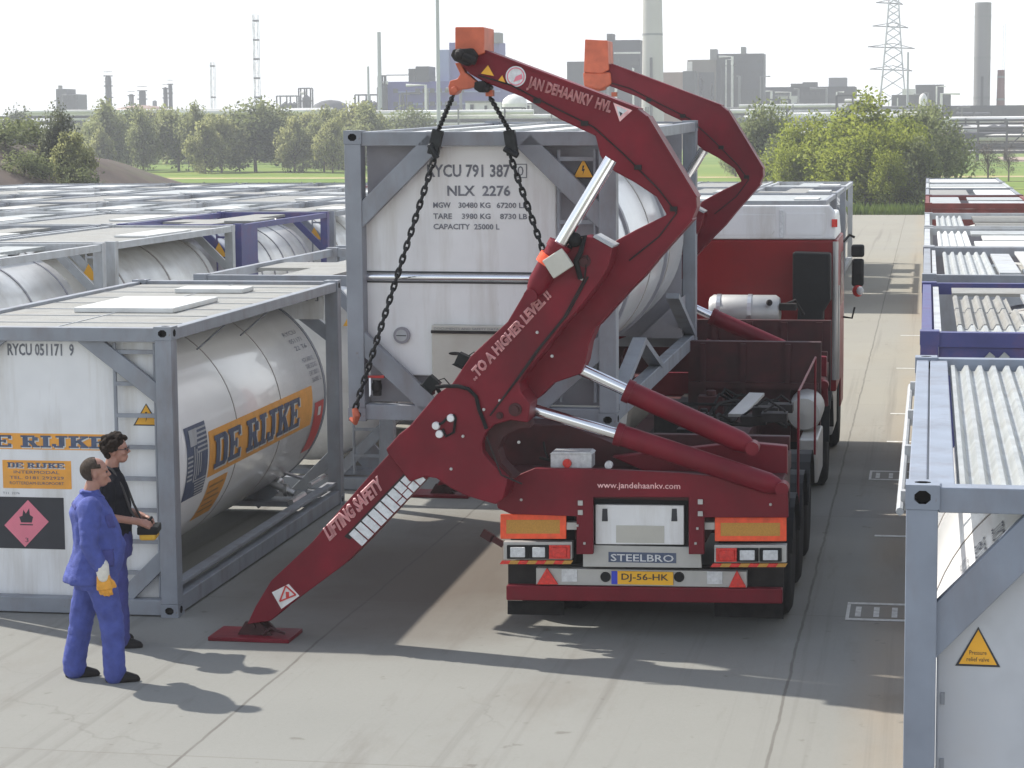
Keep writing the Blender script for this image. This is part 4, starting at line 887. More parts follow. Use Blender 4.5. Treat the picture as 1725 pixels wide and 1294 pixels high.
mb = MB(); mb.box(-2.6, TX1-.04, 24.12, 24.2, 1.40, 1.47); mb.build('bolster_rail', red_dark, T, W=True)
mb = MB(); p = pix(1329, 660, 19.6); mb.tube([(TX1-.0,19.6,.9),(TX1-.0,19.6,p.z)], .012, 8); mb.tube([(TX1,19.6,p.z),(TX1,22.6,p.z)], .012, 8); mb.tube([(TX1,22.6,.9),(TX1,22.6,p.z)], .012, 8); mb.build('side_rail', red, T, W=True)
def wheel(root, x0, x1, y, r, W=True, rimmat=None):
    s = 1 if x1 > x0 else -1
    mb = MB(); prof = [(r*.56, 0), (r*.86, 0), (r*.96, .03), (r, .07)]
    wd = abs(x1-x0); prof += [(r, wd-.07), (r*.96, wd-.03), (r*.86, wd), (r*.56, wd)]
    mb.lathe([(a, s*b_+x0) for a, b_ in prof], (0, y, r), 'x', 36); o = mb.build('wheel', black, root, W=W, smooth=True)
    mb = MB(); mb.lathe([(.001, x1-s*.05), (r*.2, x1-s*.03), (r*.24, x1-s*.10), (r*.48, x1-s*.13), (r*.57, x1-s*.02), (r*.57, x0+s*.02)], (0, y, r), 'x', 28); mb.build('rim', rimmat or alu, o, W=W, smooth=True)
    return o
for y in (19.05, 20.36, 21.67):
    for x0, x1 in ((-2.95,-3.55), (-1.72,-1.13)): wheel(T, x0, x1, y, .50)
for sx in (-1, 1):
    a, b_ = (-3.57, -2.92) if sx < 0 else (-1.74, -1.10)
    for y in (19.05, 20.36, 21.67): 
        mb = MB(); arc_ = [(.585*math.cos(R(t)), .5+.585*math.sin(R(t))) for t in range(15, 166, 15)]
        vs = [(a, y+p, q) for p, q in arc_]+[(b_, y+p, q) for p, q in arc_]; n = len(arc_); mb.add(vs, [(i, i+1, n+i+1, n+i) for i in range(n-1)]); mb.build('mudguard', blackpl, T, W=True)
mb = MB(); mb.box(-1.30, TX1+.02, 22.9, 24.0, .55, 1.02); mb.build('tool_locker', alu, T, W=True, bevel=.02)
mb = MB(); mb.lathe([(.001,-.02),(.17,0),(.19,.05),(.19,.75),(.17,.8),(.001,.82)], (-1.28,23.4,1.22), 'y', 20); mb.build('air_reservoir', alu, T, W=True, smooth=True)
# --- second crane at the front of the trailer: a copy of every crane part
CDY = 7.3
for o in [leg, boom, goose, base] + rams + [x for x in KIDS(T) if x.name.startswith(('base_frame','ram_bracket'))]:
    c = o.copy(); col.objects.link(c); c.parent = T; c.location = o.location + Vector((0, CDY, .0))
    if o is goose: c.location.z += .10
    for ch in KIDS(o):
        if ch.name.startswith(('lettering','logo','warning','work_lamp','bolt','caution','grease','bracket','tip_block','swivel','chain_sheave','junction')): continue
        d = ch.copy(); col.objects.link(d); d.parent = c
    if o is goose:
        mb = MB(); mb.prism(P2([(988,67),(1026,69),(1028,118),(1016,124),(986,122)], 25.1), 24.98, 25.4); mb.map(lambda v: v-Vector((0,CDY,.10))); mb.build('tip_block', orange, c, W=True, bevel=.01)
        mb = MB(); mb.prism(P2([(984,122),(1030,122),(1032,142),(1012,152),(986,146)], 25.1), 25.0, 25.2); mb.map(lambda v: v-Vector((0,CDY,.10))); mb.build('hook_head', orange, c, W=True, bevel=.02)
mb = MB(); mb.box(-3.5, TX1+.0, 26.3, 26.42, .9, 1.98)
for k in range(6): mb.box(-3.4+.42*k, -3.32+.42*k, 26.26, 26.3, .92, 1.96)
mb.build('headboard', red_dark, T, W=True)
# ================================================================== tractor unit
K = thing('tractor_truck', 'red cab tractor truck with a white roof spoiler, coupled to the crane trailer', 'truck', (-2.36, 29.0, 0))
cx0, cx1, cy0, cy1 = -3.58, -1.11, 27.75, 30.25
mb = MB(); prof = [(cy0,.95),(cy0,2.86),(cy0+.02,2.88),(cy1-.55,2.88),(cy1-.05,2.0),(cy1,1.0),(cy1-.1,.55),(cy1-.9,.55),(cy1-.95,.95)]
n = len(prof); mb.add([(cx0,y,z) for y, z in prof]+[(cx1,y,z) for y, z in prof], [tuple(range(n)), tuple(range(2*n-1,n-1,-1))]+[(i, i+n, (i+1)%n+n, (i+1)%n) for i in range(n)])
cab = mb.build('cab', red_cab, K, W=True, bevel=.05)
mb = MB(); mb.add([(cx1+.004,28.9,1.95),(cx1+.004,29.95,1.95),(cx1+.004,29.65,2.65),(cx1+.004,28.95,2.65)], [(0,1,2,3)]); mb.add([(cx0+.3,cy1-.04,2.0),(cx1-.3,cy1-.04,2.0),(cx1-.35,cy1-.42,2.72),(cx0+.35,cy1-.42,2.72)], [(0,1,2,3)]); mb.map(lambda v: v+Vector((0,.05,.02)) if v.y > 29.8 and v.x < cx1 else v); mb.build('window', glass, cab, W=True)
mb = MB(); mb.prism([(cx0+.03,2.885),(cx1-.02,2.885),(cx1-.03,3.24),(cx1-.10,3.32),(cx0+.10,3.32),(cx0+.03,3.24)], cy0+.0, cy0+.05)
mb.prism([(cx0+.03,2.885),(cx1-.02,2.885),(cx1-.05,3.20),(cx0+.05,3.20)], cy0+.05, cy1-.75); sp = mb.build('roof_spoiler', white, K, W=True, bevel=.025)
mb = MB(); mb.prism([(-3.2,2.94),(-1.95,2.94),(-1.90,2.99),(-1.90,3.2),(-3.25,3.2),(-3.25,2.99)], cy0-.008, cy0); mb.prism([(-1.76,2.94),(-1.30,2.94),(-1.26,3.0),(-1.26,3.22),(-1.76,3.22)], cy0-.008, cy0); mb.build('spoiler_panel', white, sp, W=True, bevel=.006)
mb = MB(); mb.box(-1.84,-1.79,cy0-.02,cy0,2.9,3.26); mb.build('spoiler_rib', lensw, sp, W=True, bevel=.006)
mb = MB(); p = pix(1406,376,cy0); mb.box(p.x-.035,p.x+.035,cy0-.02,cy0,p.z-.05,p.z+.05); mb.build('marker_lamp', lensr, sp, W=True)
mb = MB(); mb.tube([(cx1-.02,cy0-.02,2.86),(cx1-.02,cy0-.02,1.1)], .035, 10); mb.tube([(cx1+.02,cy0+.05,2.3),(cx1+.02,cy0+.05,1.1)], .018, 8); mb.build('corner_trim', alu, cab, W=True, smooth=True)
mb = MB(); mb.prism(P2([(1336,424),(1400,426),(1400,505),(1388,525),(1388,565),(1342,565),(1345,520),(1336,505)], cy0-.3), cy0-.42, cy0-.12); it = mb.build('air_intake', blackpl, K, W=True, bevel=.03)
mb = MB(); p0, p1 = pix(1196,528,26.9), pix(1300,534,26.9); mb.lathe([(.001,p0.x-.02),(.2,p0.x),(.235,p0.x+.05),(.235,p1.x+.05),(.2,p1.x+.1),(.001,p1.x+.12)], (0,26.9,p0.z), 'x', 28); at = mb.build('air_tank', alu, K, W=True, smooth=True)
mb = MB(); 
for f in (.12, .62): x = p0.x+(p1.x-p0.x)*f; mb.lathe([(.238,x),(.245,x),(.245,x+.05),(.238,x+.05)], (0,26.9,p0.z), 'x', 28)
mb.build('tank_strap', steel, at, W=True)
mb = MB(); p = pix(1296,510,26.65); mb.ball(p, .04); mb.tube([p, p+Vector((0,-.05,.02))], .02, 8); mb.build('tank_valve', dark, at, W=True)
mb = MB(); p = pix(1325,518,26.8); mb.box(p.x-.08,p.x+.12,26.7,26.9,p.z-.03,p.z+.05); mb.tube([p+Vector((-.1,0,0)),p+Vector((.1,.1,.08)),p+Vector((.2,.2,-.1))], .02, 8); mb.build('air_coupling', dark, K, W=True)
mb = MB(); p = pix(1358,566,26.9); mb.box(p.x-.18,p.x+.15,26.8,27.2,p.z-.02,p.z+.01); mb.tube([p+Vector((.05,-.05,.0)),p+Vector((.2,.0,.03)),p+Vector((.28,.1,.1))], .016, 6); mb.build('catwalk', alu, K, W=True)
mb = MB()
for x in (-2.8, -1.95): mb.box(x-.05, x+.05, 25.0, 30.0, .62, .84)
mb.box(-2.8, -1.95, 25.2, 25.4, .62, .80); mb.build('frame_rail', dark, K, W=True)
mb = MB(); mb.lathe([(.001,0),(.45,0),(.48,.05),(.4,.09),(.001,.09)], (-2.36,26.4,.86), 'z', 28); mb.build('fifth_wheel', dark, K, W=True)
for x0, x1, y in ((-2.95,-3.55,26.2), (-1.77,-1.14,26.2), (-3.2,-3.55,29.45), (-1.5,-1.13,29.45)): wheel(K, x0, x1, y, .5)
mb = MB(); mb.prism([(25.5,.62),(25.75,1.02),(26.2,1.14),(26.65,1.02),(26.9,.62),(26.84,.62),(26.6,.97),(26.2,1.08),(25.8,.97),(25.56,.62)], 0, 1); mb.map(lambda v: (-1.78+v.y*.68, v.x, v.z)); mb.build('mudguard', blackpl, K, W=True)
mb = MB(); mb.box(-1.5,-1.13,27.4,28.5,.42,.95); mb.build('fuel_tank', alu, K, W=True, bevel=.06)
mb = MB(); a = Vector((cx1,29.9,2.75)); b_ = pix(1440,400,30.0); mb.tube([a,(a+b_)/2+Vector((0,.05,.06)),b_], .018, 8); mb.tube([(cx1,29.9,1.72),(-.99,29.95,1.70),(-.955,29.95,1.85)], .014, 8)
mb.build('mirror_arm', black, K, W=True)
mb = MB()
for (x0,y0,x1,y1) in ((1434,412,1456,433),(1435,436,1455,482)): 
    p, q = pix(x0,y0,30.0), pix(x1,y1,30.0); mb.box(p.x, q.x, 29.93, 30.08, q.z, p.z)
mb.build('mirror', blackpl, K, W=True, bevel=.03)
mb = MB(); p = pix(1445,490,29.95); mb.ball(p, (.075,.05,.085)); mr = mb.build('mirror', signred, K, W=True, smooth=True)
mb = MB(); p = pix(1449,490,29.87); mb.ball(p, (.05,.02,.06)); mb.build('mirror_glass', lensw, mr, W=True, smooth=True)
# ================================================================== lifting chains
def chain(name, label, pts, r, pitch, group, extras):
    t = thing(name, label, 'chain', tuple(pts[-1]), group)
    for k, (a, b_, rr, pp) in enumerate(extras):
        d = b_-a; n = max(2, int(d.length/pp)); d.normalize(); mb = MB()
        side = d.cross(Vector((0,1,0))).normalized(); oth = d.cross(side)
        for i in range(n):
            c = a+(b_-a)*((i+.5)/n); s = side if i % 2 else oth; ln = pp*.72; w2 = pp*.33
            ring = [c+d*(ln*math.cos(q))*(1 if abs(math.cos(q)) < .99 else .98)+s*(w2*math.copysign(abs(math.sin(q))**.7, math.sin(q))) for q in [2*math.pi*j/10 for j in range(11)]]
            mb.tube(ring, rr, 6, cap=False)
        mb.build('chain_run', chain_m, t, W=True, smooth=True)
    return t
g1, g2 = pix(735,242,18.60), pix(858,243,18.60)
h1, h2 = pix(598,700,18.64), pix(936,492,18.60)
t1, t2 = pix(763,162,YB+.06), pix(825,163,YB+.06)
for (tip, gd, hk_, lb) in ((t1,g1,h1,'black lifting chain running down to the container foot with an orange hook'), (t2,g2,h2,'shorter visible black lifting chain that disappears behind the crane boom')):
    top = Vector((gd.x+(tip.x-gd.x)*.06, gd.y, gd.z+.12))
    t = chain('lifting_chain', lb, [tip, gd, hk_], .01, .05, 'chains of the rear crane', [(tip, top, .009, .052), (gd+Vector((0,-.01,-.08)), hk_+Vector((0,0,.05)), .011, .062)])
    mb = MB(); d = (hk_-gd).normalized(); s = d.cross(Vector((0,1,0))).normalized()
    mb.beam(top, gd+d*.10, .10, .07, up=(0,1,0)); mb.tube([gd+d*.02-s*.05+Vector((0,-.03,0)), gd+d*.12+s*.05+Vector((0,-.03,0))], .03, 8); mb.build('chain_shortener', chain_m, t, W=True, bevel=.01)
    mb = MB(); mb.tube([hk_+Vector((0,0,.06)), hk_+Vector((.02,-.02,.0)), hk_+Vector((.0,0,-.06)), hk_+Vector((-.05,.02,-.03))], [.028,.035,.03,.018], 8); mb.build('hook', orange, t, W=True, smooth=True)
# ================================================================== the two men
def organic(mb, voxel, name, mt, parent=None, smooth_it=4, wrinkle=0., wscale=(9,9,3), clip=None):
    o = mb.build(name, mt, parent)
    r = o.modifiers.new('r', 'REMESH'); r.mode = 'VOXEL'; r.voxel_size = voxel
    s = o.modifiers.new('s', 'SMOOTH'); s.factor = .5; s.iterations = smooth_it
    dg = bpy.context.evaluated_depsgraph_get(); me = bpy.data.meshes.new_from_object(o.evaluated_get(dg))
    o.modifiers.clear(); old = o.data; o.data = me; bpy.data.meshes.remove(old)
    if wrinkle:
        for v in me.vertices:
            p = Vector((v.co.x*wscale[0], v.co.y*wscale[1], v.co.z*wscale[2]))
            d = noise.noise(p)*.65 + noise.noise(p*2.3+Vector((3,1,7)))*.35 + .5*noise.noise(Vector((v.co.x*6+v.co.z*14, v.co.y*9, v.co.z*16)))
            q = Vector((v.co.x*7, v.co.y*7, v.co.z*5.5)); rg = (1-abs(noise.noise(q+Vector((5,2,9)))))**6 + .7*(1-abs(noise.noise(q*2.1+Vector((1,8,3)))))**7
            v.co += v.normal*(d*.8-rg*.30+.1)*wrinkle
    if wrinkle:
        sm = o.modifiers.new('s', 'SMOOTH'); sm.factor = .45; sm.iterations = 1
    if not me.materials: me.materials.append(mt)
    me.polygons.foreach_set('use_smooth', [True]*len(me.polygons)); me.update(); return o
def loft(mb, rings, n=20):            # rings: (cx, cy, z, rx, ry)
    vs = []; fs = []
    for cx, cy, z, rx, ry in rings:
        for k in range(n): a = 2*math.pi*k/n; vs.append((cx+rx*math.cos(a), cy+ry*math.sin(a), z))
    for i in range(len(rings)-1):
        for k in range(n): k2 = (k+1)%n; fs.append((i*n+k, i*n+k2, (i+1)*n+k2, (i+1)*n+k))
    fs += [tuple(range(n-1,-1,-1)), tuple(range((len(rings)-1)*n, len(rings)*n))]; return mb.add(vs, fs)
def limb(mb, pts, rs, n=14):
    mb.tube(pts, rs, n)
    for p, r in zip(pts, rs): mb.ball(p, r*.98, 12, 8)
def hand(mb, wrist, d, nrm, thumb, curl=25, sc=1., fat=1.):
    d = Vector(d).normalized(); nrm = Vector(nrm); nrm = (nrm - d*nrm.dot(d)).normalized(); s = Vector(thumb); s = (s-d*s.dot(d)-nrm*s.dot(nrm)).normalized(); w = Vector(wrist)
    for k in range(5):
        t = k/4; c = w+d*(.015+.075*t)*sc; mb.add([c+s*(x*(.032+.008*t)*sc*fat)+nrm*(y*.015*sc*fat)+d*(z*.012*sc) for z in (-1,1) for x, y in ((-1,-1),(1,-1),(1,1),(-1,1))], [(3,2,1,0),(4,5,6,7),(0,1,5,4),(1,2,6,5),(2,3,7,6),(3,0,4,7)])
    for i, ln in enumerate((.072, .082, .077, .060)):
        p = w+(d*.092+s*(.0345-.023*i))*sc; dd = d.copy(); pts = [p-d*.012*sc]; q = p
        for j, f in enumerate((.45,.32,.23)):
            a = R(curl*(.7+.4*j)); ax = dd.cross(nrm); dd = (Matrix.Rotation(a, 3, ax) @ dd).normalized(); pts.append(q); q = q+dd*ln*f*sc
        pts.append(q); mb.tube(pts, [.0098*sc*fat,.0096*sc*fat,.0090*sc*fat,.0084*sc*fat,.0066*sc*fat][:len(pts)], 8); mb.ball(q, .0068*sc*fat, 8, 6)
    b0 = w+(d*.03+s*.03)*sc; t1 = b0+(d*.032+s*.026+nrm*.012)*sc; t2 = t1+(d*.030+s*.008+nrm*.012)*sc
    mb.tube([b0-s*.01*sc, t1, t2], [.014*sc*fat,.0115*sc*fat,.009*sc*fat], 8); mb.ball(t2, .0092*sc*fat, 8, 6)
def head(mb, c, up=1.):
    c = Vector(c)
    mb.ball(c+Vector((-.012,0,.03)), (.098,.076,.088), 20, 14); mb.ball(c+Vector((.03,0,-.02)), (.062,.060,.085), 16, 12); mb.ball(c+Vector((.045,0,-.075)), (.045,.046,.036), 14, 10)
    mb.ball(c+Vector((.075,0,.028)), (.018,.05,.014), 12, 8)
    mb.tube([c+Vector((.085,0,.018)), c+Vector((.108,0,-.018)), c+Vector((.088,0,-.030))], [.009,.014,.008], 8)
    for s in (-1, 1):
        mb.ball(c+Vector((.062,s*.040,-.022)), (.024,.02,.02), 10, 8); mb.ball(c+Vector((-.012,s*.078,-.008)), (.018,.010,.032), 10, 8)
    mb.ball(c+Vector((.088,0,-.056)), (.009,.024,.007), 10, 6); mb.ball(c+Vector((.086,0,-.068)), (.009,.021,.007), 10, 6)
def shoe(root, x, y, rot, mt):
    mb = MB(); loft(mb, [(.055,0,.0,.135,.048),(.055,0,.02,.14,.05),(.05,0,.05,.125,.046),(.0,0,.085,.07,.045),(-.02,0,.13,.058,.05)], 18)
    m4 = Matrix.Rotation(R(rot), 4, 'Z'); mb.map(lambda v: Vector((x,y,0))+(m4 @ Vector((v.x, v.y, max(0, v.z)))))
    return organic(mb, .009, 'shoe', mt, root, 3)
skin = mat('skin', (.36,.185,.135), .5, var=.10, scale=25); skin.node_tree.nodes['Principled BSDF'].inputs['Subsurface Weight'].default_value = .08
cover = mat('blue violet work cloth', (.062,.085,.32), .8, var=.16, scale=14, dirt=(.04,.045,.17), dirt_amt=.6, dscale=6, bump=.35, bscale=110)
cover2 = mat('blue trousers cloth', (.05,.055,.22), .8, var=.16, scale=14, bump=.25, bscale=110)
tee = mat('black cotton', (.012,.012,.017), .9, var=.2, scale=20, bump=.2, bscale=120, spec=.15)
shoe_m = mat('black boot leather', (.014,.012,.012), .6, var=.3, scale=20, spec=.25)
hair1 = mat('greying hair', (.06,.045,.035), .7, var=.4, scale=70, bump=.5, bscale=200, spec=.12)
hair2 = mat('dark curly hair', (.022,.014,.010), .7, var=.5, scale=60, bump=.6, bscale=160, spec=.1)
glove_o = mat('orange rubber glove', (.70,.33,.04), .55, var=.15, scale=30); glove_w = mat('white glove cuff', (.66,.64,.58), .8, var=.12, scale=30)
def person(label, loc, rot):
    return label, loc, rot
# --- man in the blue coverall
rb_ = MB(); HC = (.035, .0, 1.645)
head(rb_, HC); limb(rb_, [(-.02,0,1.46),(.01,0,1.56)], [.062,.058])
loft(rb_, [(.0,0,.86,.13,.17),(.02,0,1.05,.14,.17),(.0,0,1.25,.13,.18),(-.02,0,1.4,.11,.18),(-.01,0,1.48,.06,.08)])
ARM1 = dict(r=[(-.03,-.19,1.41),(-.045,-.265,1.13),(.055,-.275,.905)], l=[(-.02,.19,1.41),(.0,.27,1.13),(.10,.25,.90)])
LEG1 = dict(r=[(.02,-.10,.90),(.115,-.115,.50),(.135,-.12,.10)], l=[(-.01,.10,.90),(-.10,.125,.50),(-.165,.13,.10)])
for s in 'rl':
    limb(rb_, ARM1[s], [.052,.043,.030]); limb(rb_, LEG1[s], [.085,.058,.042]); sg = -1 if s == 'r' else 1
    hand(rb_, ARM1[s][2], (.10,0,-1), (.25,-sg*1,0), (1,0,.1), 16, .98)
    f = LEG1[s][2]; limb(rb_, [f, (f[0]+.09, f[1], .03)], [.034,.018])
p1 = organic(rb_, .0075, 'person', skin); p1.location = (-6.40, 15.93, 0); p1.rotation_euler = (0,0,R(24))
tag(p1, 'balding man in a blue violet coverall with an orange work glove, standing nearer the camera', 'person', 'men watching the lift')
mb = MB()                                            # jacket
loft(mb, [(-.035,0,.795,.205,.235),(-.03,0,.83,.21,.24),(.02,0,.95,.215,.235),(.045,0,1.08,.205,.225),(.02,0,1.22,.185,.225),(-.015,0,1.34,.165,.225),(-.025,0,1.42,.13,.205),(-.02,0,1.475,.09,.12),(-.012,0,1.52,.072,.082)], 28)
for s in 'rl': a = ARM1[s]; limb(mb, [(a[0][0],a[0][1]*.9,1.40)]+[Vector(a[0])*.55+Vector(a[1])*.45, a[1], Vector(a[1])*.45+Vector(a[2])*.55, Vector(a[2])+Vector((0,0,.02))], [.095,.083,.073,.066,.054])
jk = organic(mb, .010, 'jacket', cover, p1, 5, .015)
mb = MB(); mb.tube([(-.085,-.03,1.50),(-.075,-.075,1.51),(-.01,-.088,1.50),(.05,-.065,1.475),(.09,-.01,1.44)], [.014]*5, 8); mb.tube([(-.085,-.03,1.50),(-.085,.03,1.50),(-.02,.088,1.50),(.05,.065,1.475),(.09,.01,1.44)], [.014]*5, 8); organic(mb, .008, 'collar', cover, jk, 2)
mb = MB(); loft(mb, [(.01,0,.74,.16,.20),(.015,0,.86,.175,.21),(.02,0,.98,.17,.205)], 24)
for s in 'rl': l = [Vector(v) for v in LEG1[s]]; limb(mb, [l[0]+Vector((0,0,-.03)), (l[0]+l[1])/2, l[1], (l[1]+l[2])/2, l[2]+Vector((-.01,0,.03)), l[2]+Vector((-.005,0,-.03))], [.125,.115,.098,.090,.092,.094])
organic(mb, .010, 'trousers', cover, p1, 4, .015, (9,9,5))
# stitched pockets, belt line and cuffs of the work clothes
def patch(parent, root, c, nrm, up, w_, h, mt, name):
    src = parent.data; c = Vector(c); best = min(src.vertices, key=lambda v: (v.co-c).length); n_ = best.normal.copy(); u = Vector(up); u = (u-n_*u.dot(n_)).normalized(); x = u.cross(n_); mb = MB()
    vs = []; fs = []; K = 6
    for j in range(K+1):
        for i in range(K+1):
            q = best.co + x*(w_*(i/K-.5)) + u*(h*(j/K-.5)); v = min(src.vertices, key=lambda v_: (v_.co-q).length_squared); vs.append(v.co + v.normal*.004)
    for j in range(K):
        for i in range(K): k = j*(K+1)+i; fs.append((k,k+1,k+K+2,k+K+1))
    mb.add(vs, fs); o = mb.build(name, mt, parent, smooth=True); sm = o.modifiers.new('t', 'SOLIDIFY'); sm.thickness = .006; return o
cover_d = mat('seam cloth', (.05,.055,.22), .85, var=.15, scale=20)
patch(jk, p1, (.08,-.22,1.0), 0, (0,0,1), .13, .14, cover_d, 'pocket'); patch(jk, p1, (.12,-.15,1.28), 0, (0,0,1), .10, .11, cover_d, 'pocket'); patch(jk, p1, (-.2,0.,1.43), 0, (0,0,1), .30, .016, cover_d, 'yoke_seam')
for s, rr in (('r',-8),('l',-4)): f = LEG1[s][2]; shoe(p1, f[0], f[1], rr, shoe_m)
mb = MB(); mb.ball(Vector(HC)+Vector((-.016,0,.028)), (.103,.0815,.093), 24, 18); hv = []
for v in mb.v:
    q = v-Vector(HC)
    hv.append(v)
keep = [f for f in mb.f if all((mb.v[i]-Vector(HC)).x < .045-.75*max(0,(mb.v[i]-Vector(HC)).z-.055) and (mb.v[i]-Vector(HC)).z < .118 and (mb.v[i]-Vector(HC)).z > -.055 and ((mb.v[i]-Vector(HC)).z > .035 or (mb.v[i]-Vector(HC)).x < -.018) for i in f)]
mb.f = keep; mb.mi = [0]*len(keep); hr = mb.build('hair', hair1, p1, smooth=True); sm = hr.modifiers.new('t', 'SOLIDIFY'); sm.thickness = .012; sm.offset = 0
for s in (-1, 1):
    mb = MB(); mb.ball(Vector(HC)+Vector((.080,s*.030,.010)), (.009,.013,.008), 10, 8); mb.build('eye', ink, p1, smooth=True)
for s in 'rl':
    a = ARM1[s]; sg = -1 if s == 'r' else 1
    mb = MB(); hand(mb, Vector(a[2])+Vector((.0,0,-.015)), (.10,0,-1), (.25,-sg,0), (1,0,.1), 22, 1.16, 1.32); gl = organic(mb, .0055, 'glove', glove_o, p1, 2)
    mb = MB(); d = Vector((.1,0,-1)).normalized(); limb(mb, [Vector(a[2])+Vector((-.008,0,.055)), Vector(a[2])+d*.03], [.056,.048]); organic(mb, .009, 'glove_cuff', glove_w, gl, 2)
# --- man in black holding the remote control
rb_ = MB(); HC2 = (.05, .0, 1.655)
head(rb_, HC2); limb(rb_, [(-.01,0,1.47),(.02,0,1.57)], [.060,.056])
loft(rb_, [(.0,0,.86,.12,.16),(.01,0,1.05,.12,.16),(.0,0,1.25,.125,.175),(-.01,0,1.4,.105,.175),(-.01,0,1.48,.06,.08)])
ARM2 = dict(r=[(-.02,-.19,1.41),(.0,-.255,1.13),(.235,-.125,1.065)], l=[(-.02,.19,1.41),(.0,.255,1.13),(.235,.125,1.065)])
LEG2 = dict(r=[(.01,-.10,.90),(.05,-.11,.50),(.06,-.12,.10)], l=[(-.01,.10,.90),(-.02,.12,.50),(-.06,.13,.10)])
for s in 'rl':
    sg = -1 if s == 'r' else 1
    limb(rb_, ARM2[s], [.055,.044,.031]); limb(rb_, LEG2[s], [.085,.058,.042])
    hand(rb_, Vector(ARM2[s][2])+Vector((.01,0,.0)), (.88,-sg*.34,-.42), (-.1,-sg*.6,-.75), (.25,-sg*1,.45), 38, .98)
    f = LEG2[s][2]; limb(rb_, [f, (f[0]+.09, f[1], .03)], [.034,.018])
p2 = organic(rb_, .0065, 'person', skin); p2.location = (-6.69, 17.08, 0); p2.rotation_euler = (0,0,R(12))
tag(p2, 'dark haired man in a black shirt and blue trousers holding a remote control box', 'person', 'men watching the lift')
mb = MB(); loft(mb, [(.0,0,.93,.155,.185),(.015,0,1.05,.15,.18),(.01,0,1.2,.15,.19),(-.01,0,1.34,.145,.20),(-.015,0,1.42,.12,.19),(-.012,0,1.475,.085,.12),(-.005,0,1.515,.066,.075)], 28)
for s in 'rl': a = [Vector(v) for v in ARM2[s]]; limb(mb, [a[0]*.96, a[0]*.5+a[1]*.5, a[0]*.12+a[1]*.88], [.088,.075,.068])
organic(mb, .009, 'shirt', tee, p2, 4, .014)
mb = MB(); loft(mb, [(.01,0,.76,.14,.18),(.01,0,.86,.15,.185),(.01,0,1.0,.145,.18)], 24)
for s in 'rl': l = [Vector(v) for v in LEG2[s]]; limb(mb, [l[0]+Vector((0,0,-.03)), (l[0]+l[1])/2, l[1], (l[1]+l[2])/2, l[2]+Vector((0,0,.02)), l[2]+Vector((.005,0,-.03))], [.115,.10,.087,.079,.082,.085])
organic(mb, .010, 'trousers', cover2, p2, 4, .018, (9,9,5))
for s, rr in (('r',-6),('l',6)): f = LEG2[s][2]; shoe(p2, f[0], f[1], rr, shoe_m)
mb = MB(); hrg = random.Random(4); mb.ball(Vector(HC2)+Vector((-.02,0,.045)), (.098,.082,.088), 18, 12)
for k in range(170):
    v = Vector((hrg.gauss(0,1), hrg.gauss(0,1), hrg.gauss(0,1))).normalized()
    if v.x > .35 and v.z < .55: continue
    if v.z < -.45 and v.x > -.35: continue
    mb.ball(Vector(HC2)+Vector((-.018,0,.035))+Vector((v.x*.108, v.y*.09, v.z*.105)), hrg.uniform(.013,.027), 7, 5)
organic(mb, .007, 'hair', hair2, p2, 1, .006, (40,40,40))
for s in (-1, 1):
    mb = MB(); mb.ball(Vector(HC2)+Vector((.080,s*.030,.010)), (.009,.013,.008), 10, 8); mb.build('eye', ink, p2, smooth=True)
mb = MB()
for s in (-1, 1):
    c = Vector(HC2)+Vector((.098,s*.032,.008)); mb.tube([c+Vector((0,.026*math.cos(R(a)),.018*math.sin(R(a)))) for a in range(0, 361, 40)], .0025, 6, cap=False); mb.tube([c+Vector((0,s*.026,.004)), Vector(HC2)+Vector((.0,s*.084,.008))], .0025, 6)
mb.build('glasses', ink, p2)
rc = thing('remote_control', 'black and yellow remote control box with joysticks in the hands of the dark haired man', 'remote control', p2.location + Vector((0.305*math.cos(R(12)), .305*math.sin(R(12)), .955)), None, (0,0,R(12)))
mb = MB(); mb.box(-.07,.07,-.115,.115,-.055,.03); mb.build('box_body', mat('yellow plastic case', (.62,.36,.03), .45, var=.1), rc, bevel=.02)
mb = MB(); mb.box(-.085,.085,-.125,.125,-.005,.06); tp_ = mb.build('control_panel', blackpl, rc, bevel=.01)
for y in (-.07, .0, .07): mb = MB(); mb.tube([(0,y,.06),(.01,y,.105)], .008, 8); mb.ball((.01,y,.11), .013, 8, 6); mb.build('joystick', blackpl, tp_, smooth=True)
mb = MB(); mb.box(-.0715,-.071,-.05,.05,-.045,-.01); mb.build('case_label', lensw, rc)
mb = MB()
for s in (-1, 1): mb.tube([(-.06,s*.11,.05),(-.14,s*.105,.22),(-.20,s*.10,.40),(-.28,s*.085,.545),(-.345,s*.07,.575),(-.40,s*.03,.56)], [.011]*6, 6)
mb.build('neck_strap', mat('dark webbing strap', (.05,.045,.045), .8), rc)
# ================================================================== industry on the horizon (real sizes, a few hundred metres away)
ind = mat('weathered grey cladding', (.06,.062,.075), .8, var=.25, scale=.15, dirt=(.07,.065,.06), dirt_amt=.6, dscale=.12, streak=3)
ind_l = mat('pale concrete cladding', (.20,.20,.205), .8, var=.15, scale=.15, dirt=(.18,.16,.15), dirt_amt=.5, dscale=.1, streak=3)
ind_k = mat('dark blue grey cladding', (.035,.038,.05), .8, var=.35, scale=.12, dirt=(.09,.075,.06), dirt_amt=.7, dscale=.15, streak=4)
ind_t = mat('tan stained cladding', (.19,.165,.135), .8, var=.2, scale=.15, dirt=(.08,.07,.06), dirt_amt=.7, dscale=.12, streak=4)
ind_b = mat('blue violet cladding', (.06,.06,.30), .7, var=.15, scale=.2, dirt=(.06,.06,.16), dirt_amt=.5, dscale=.2)
ind_bl = mat('pale blue cladding', (.20,.25,.46), .7, var=.12, scale=.2)
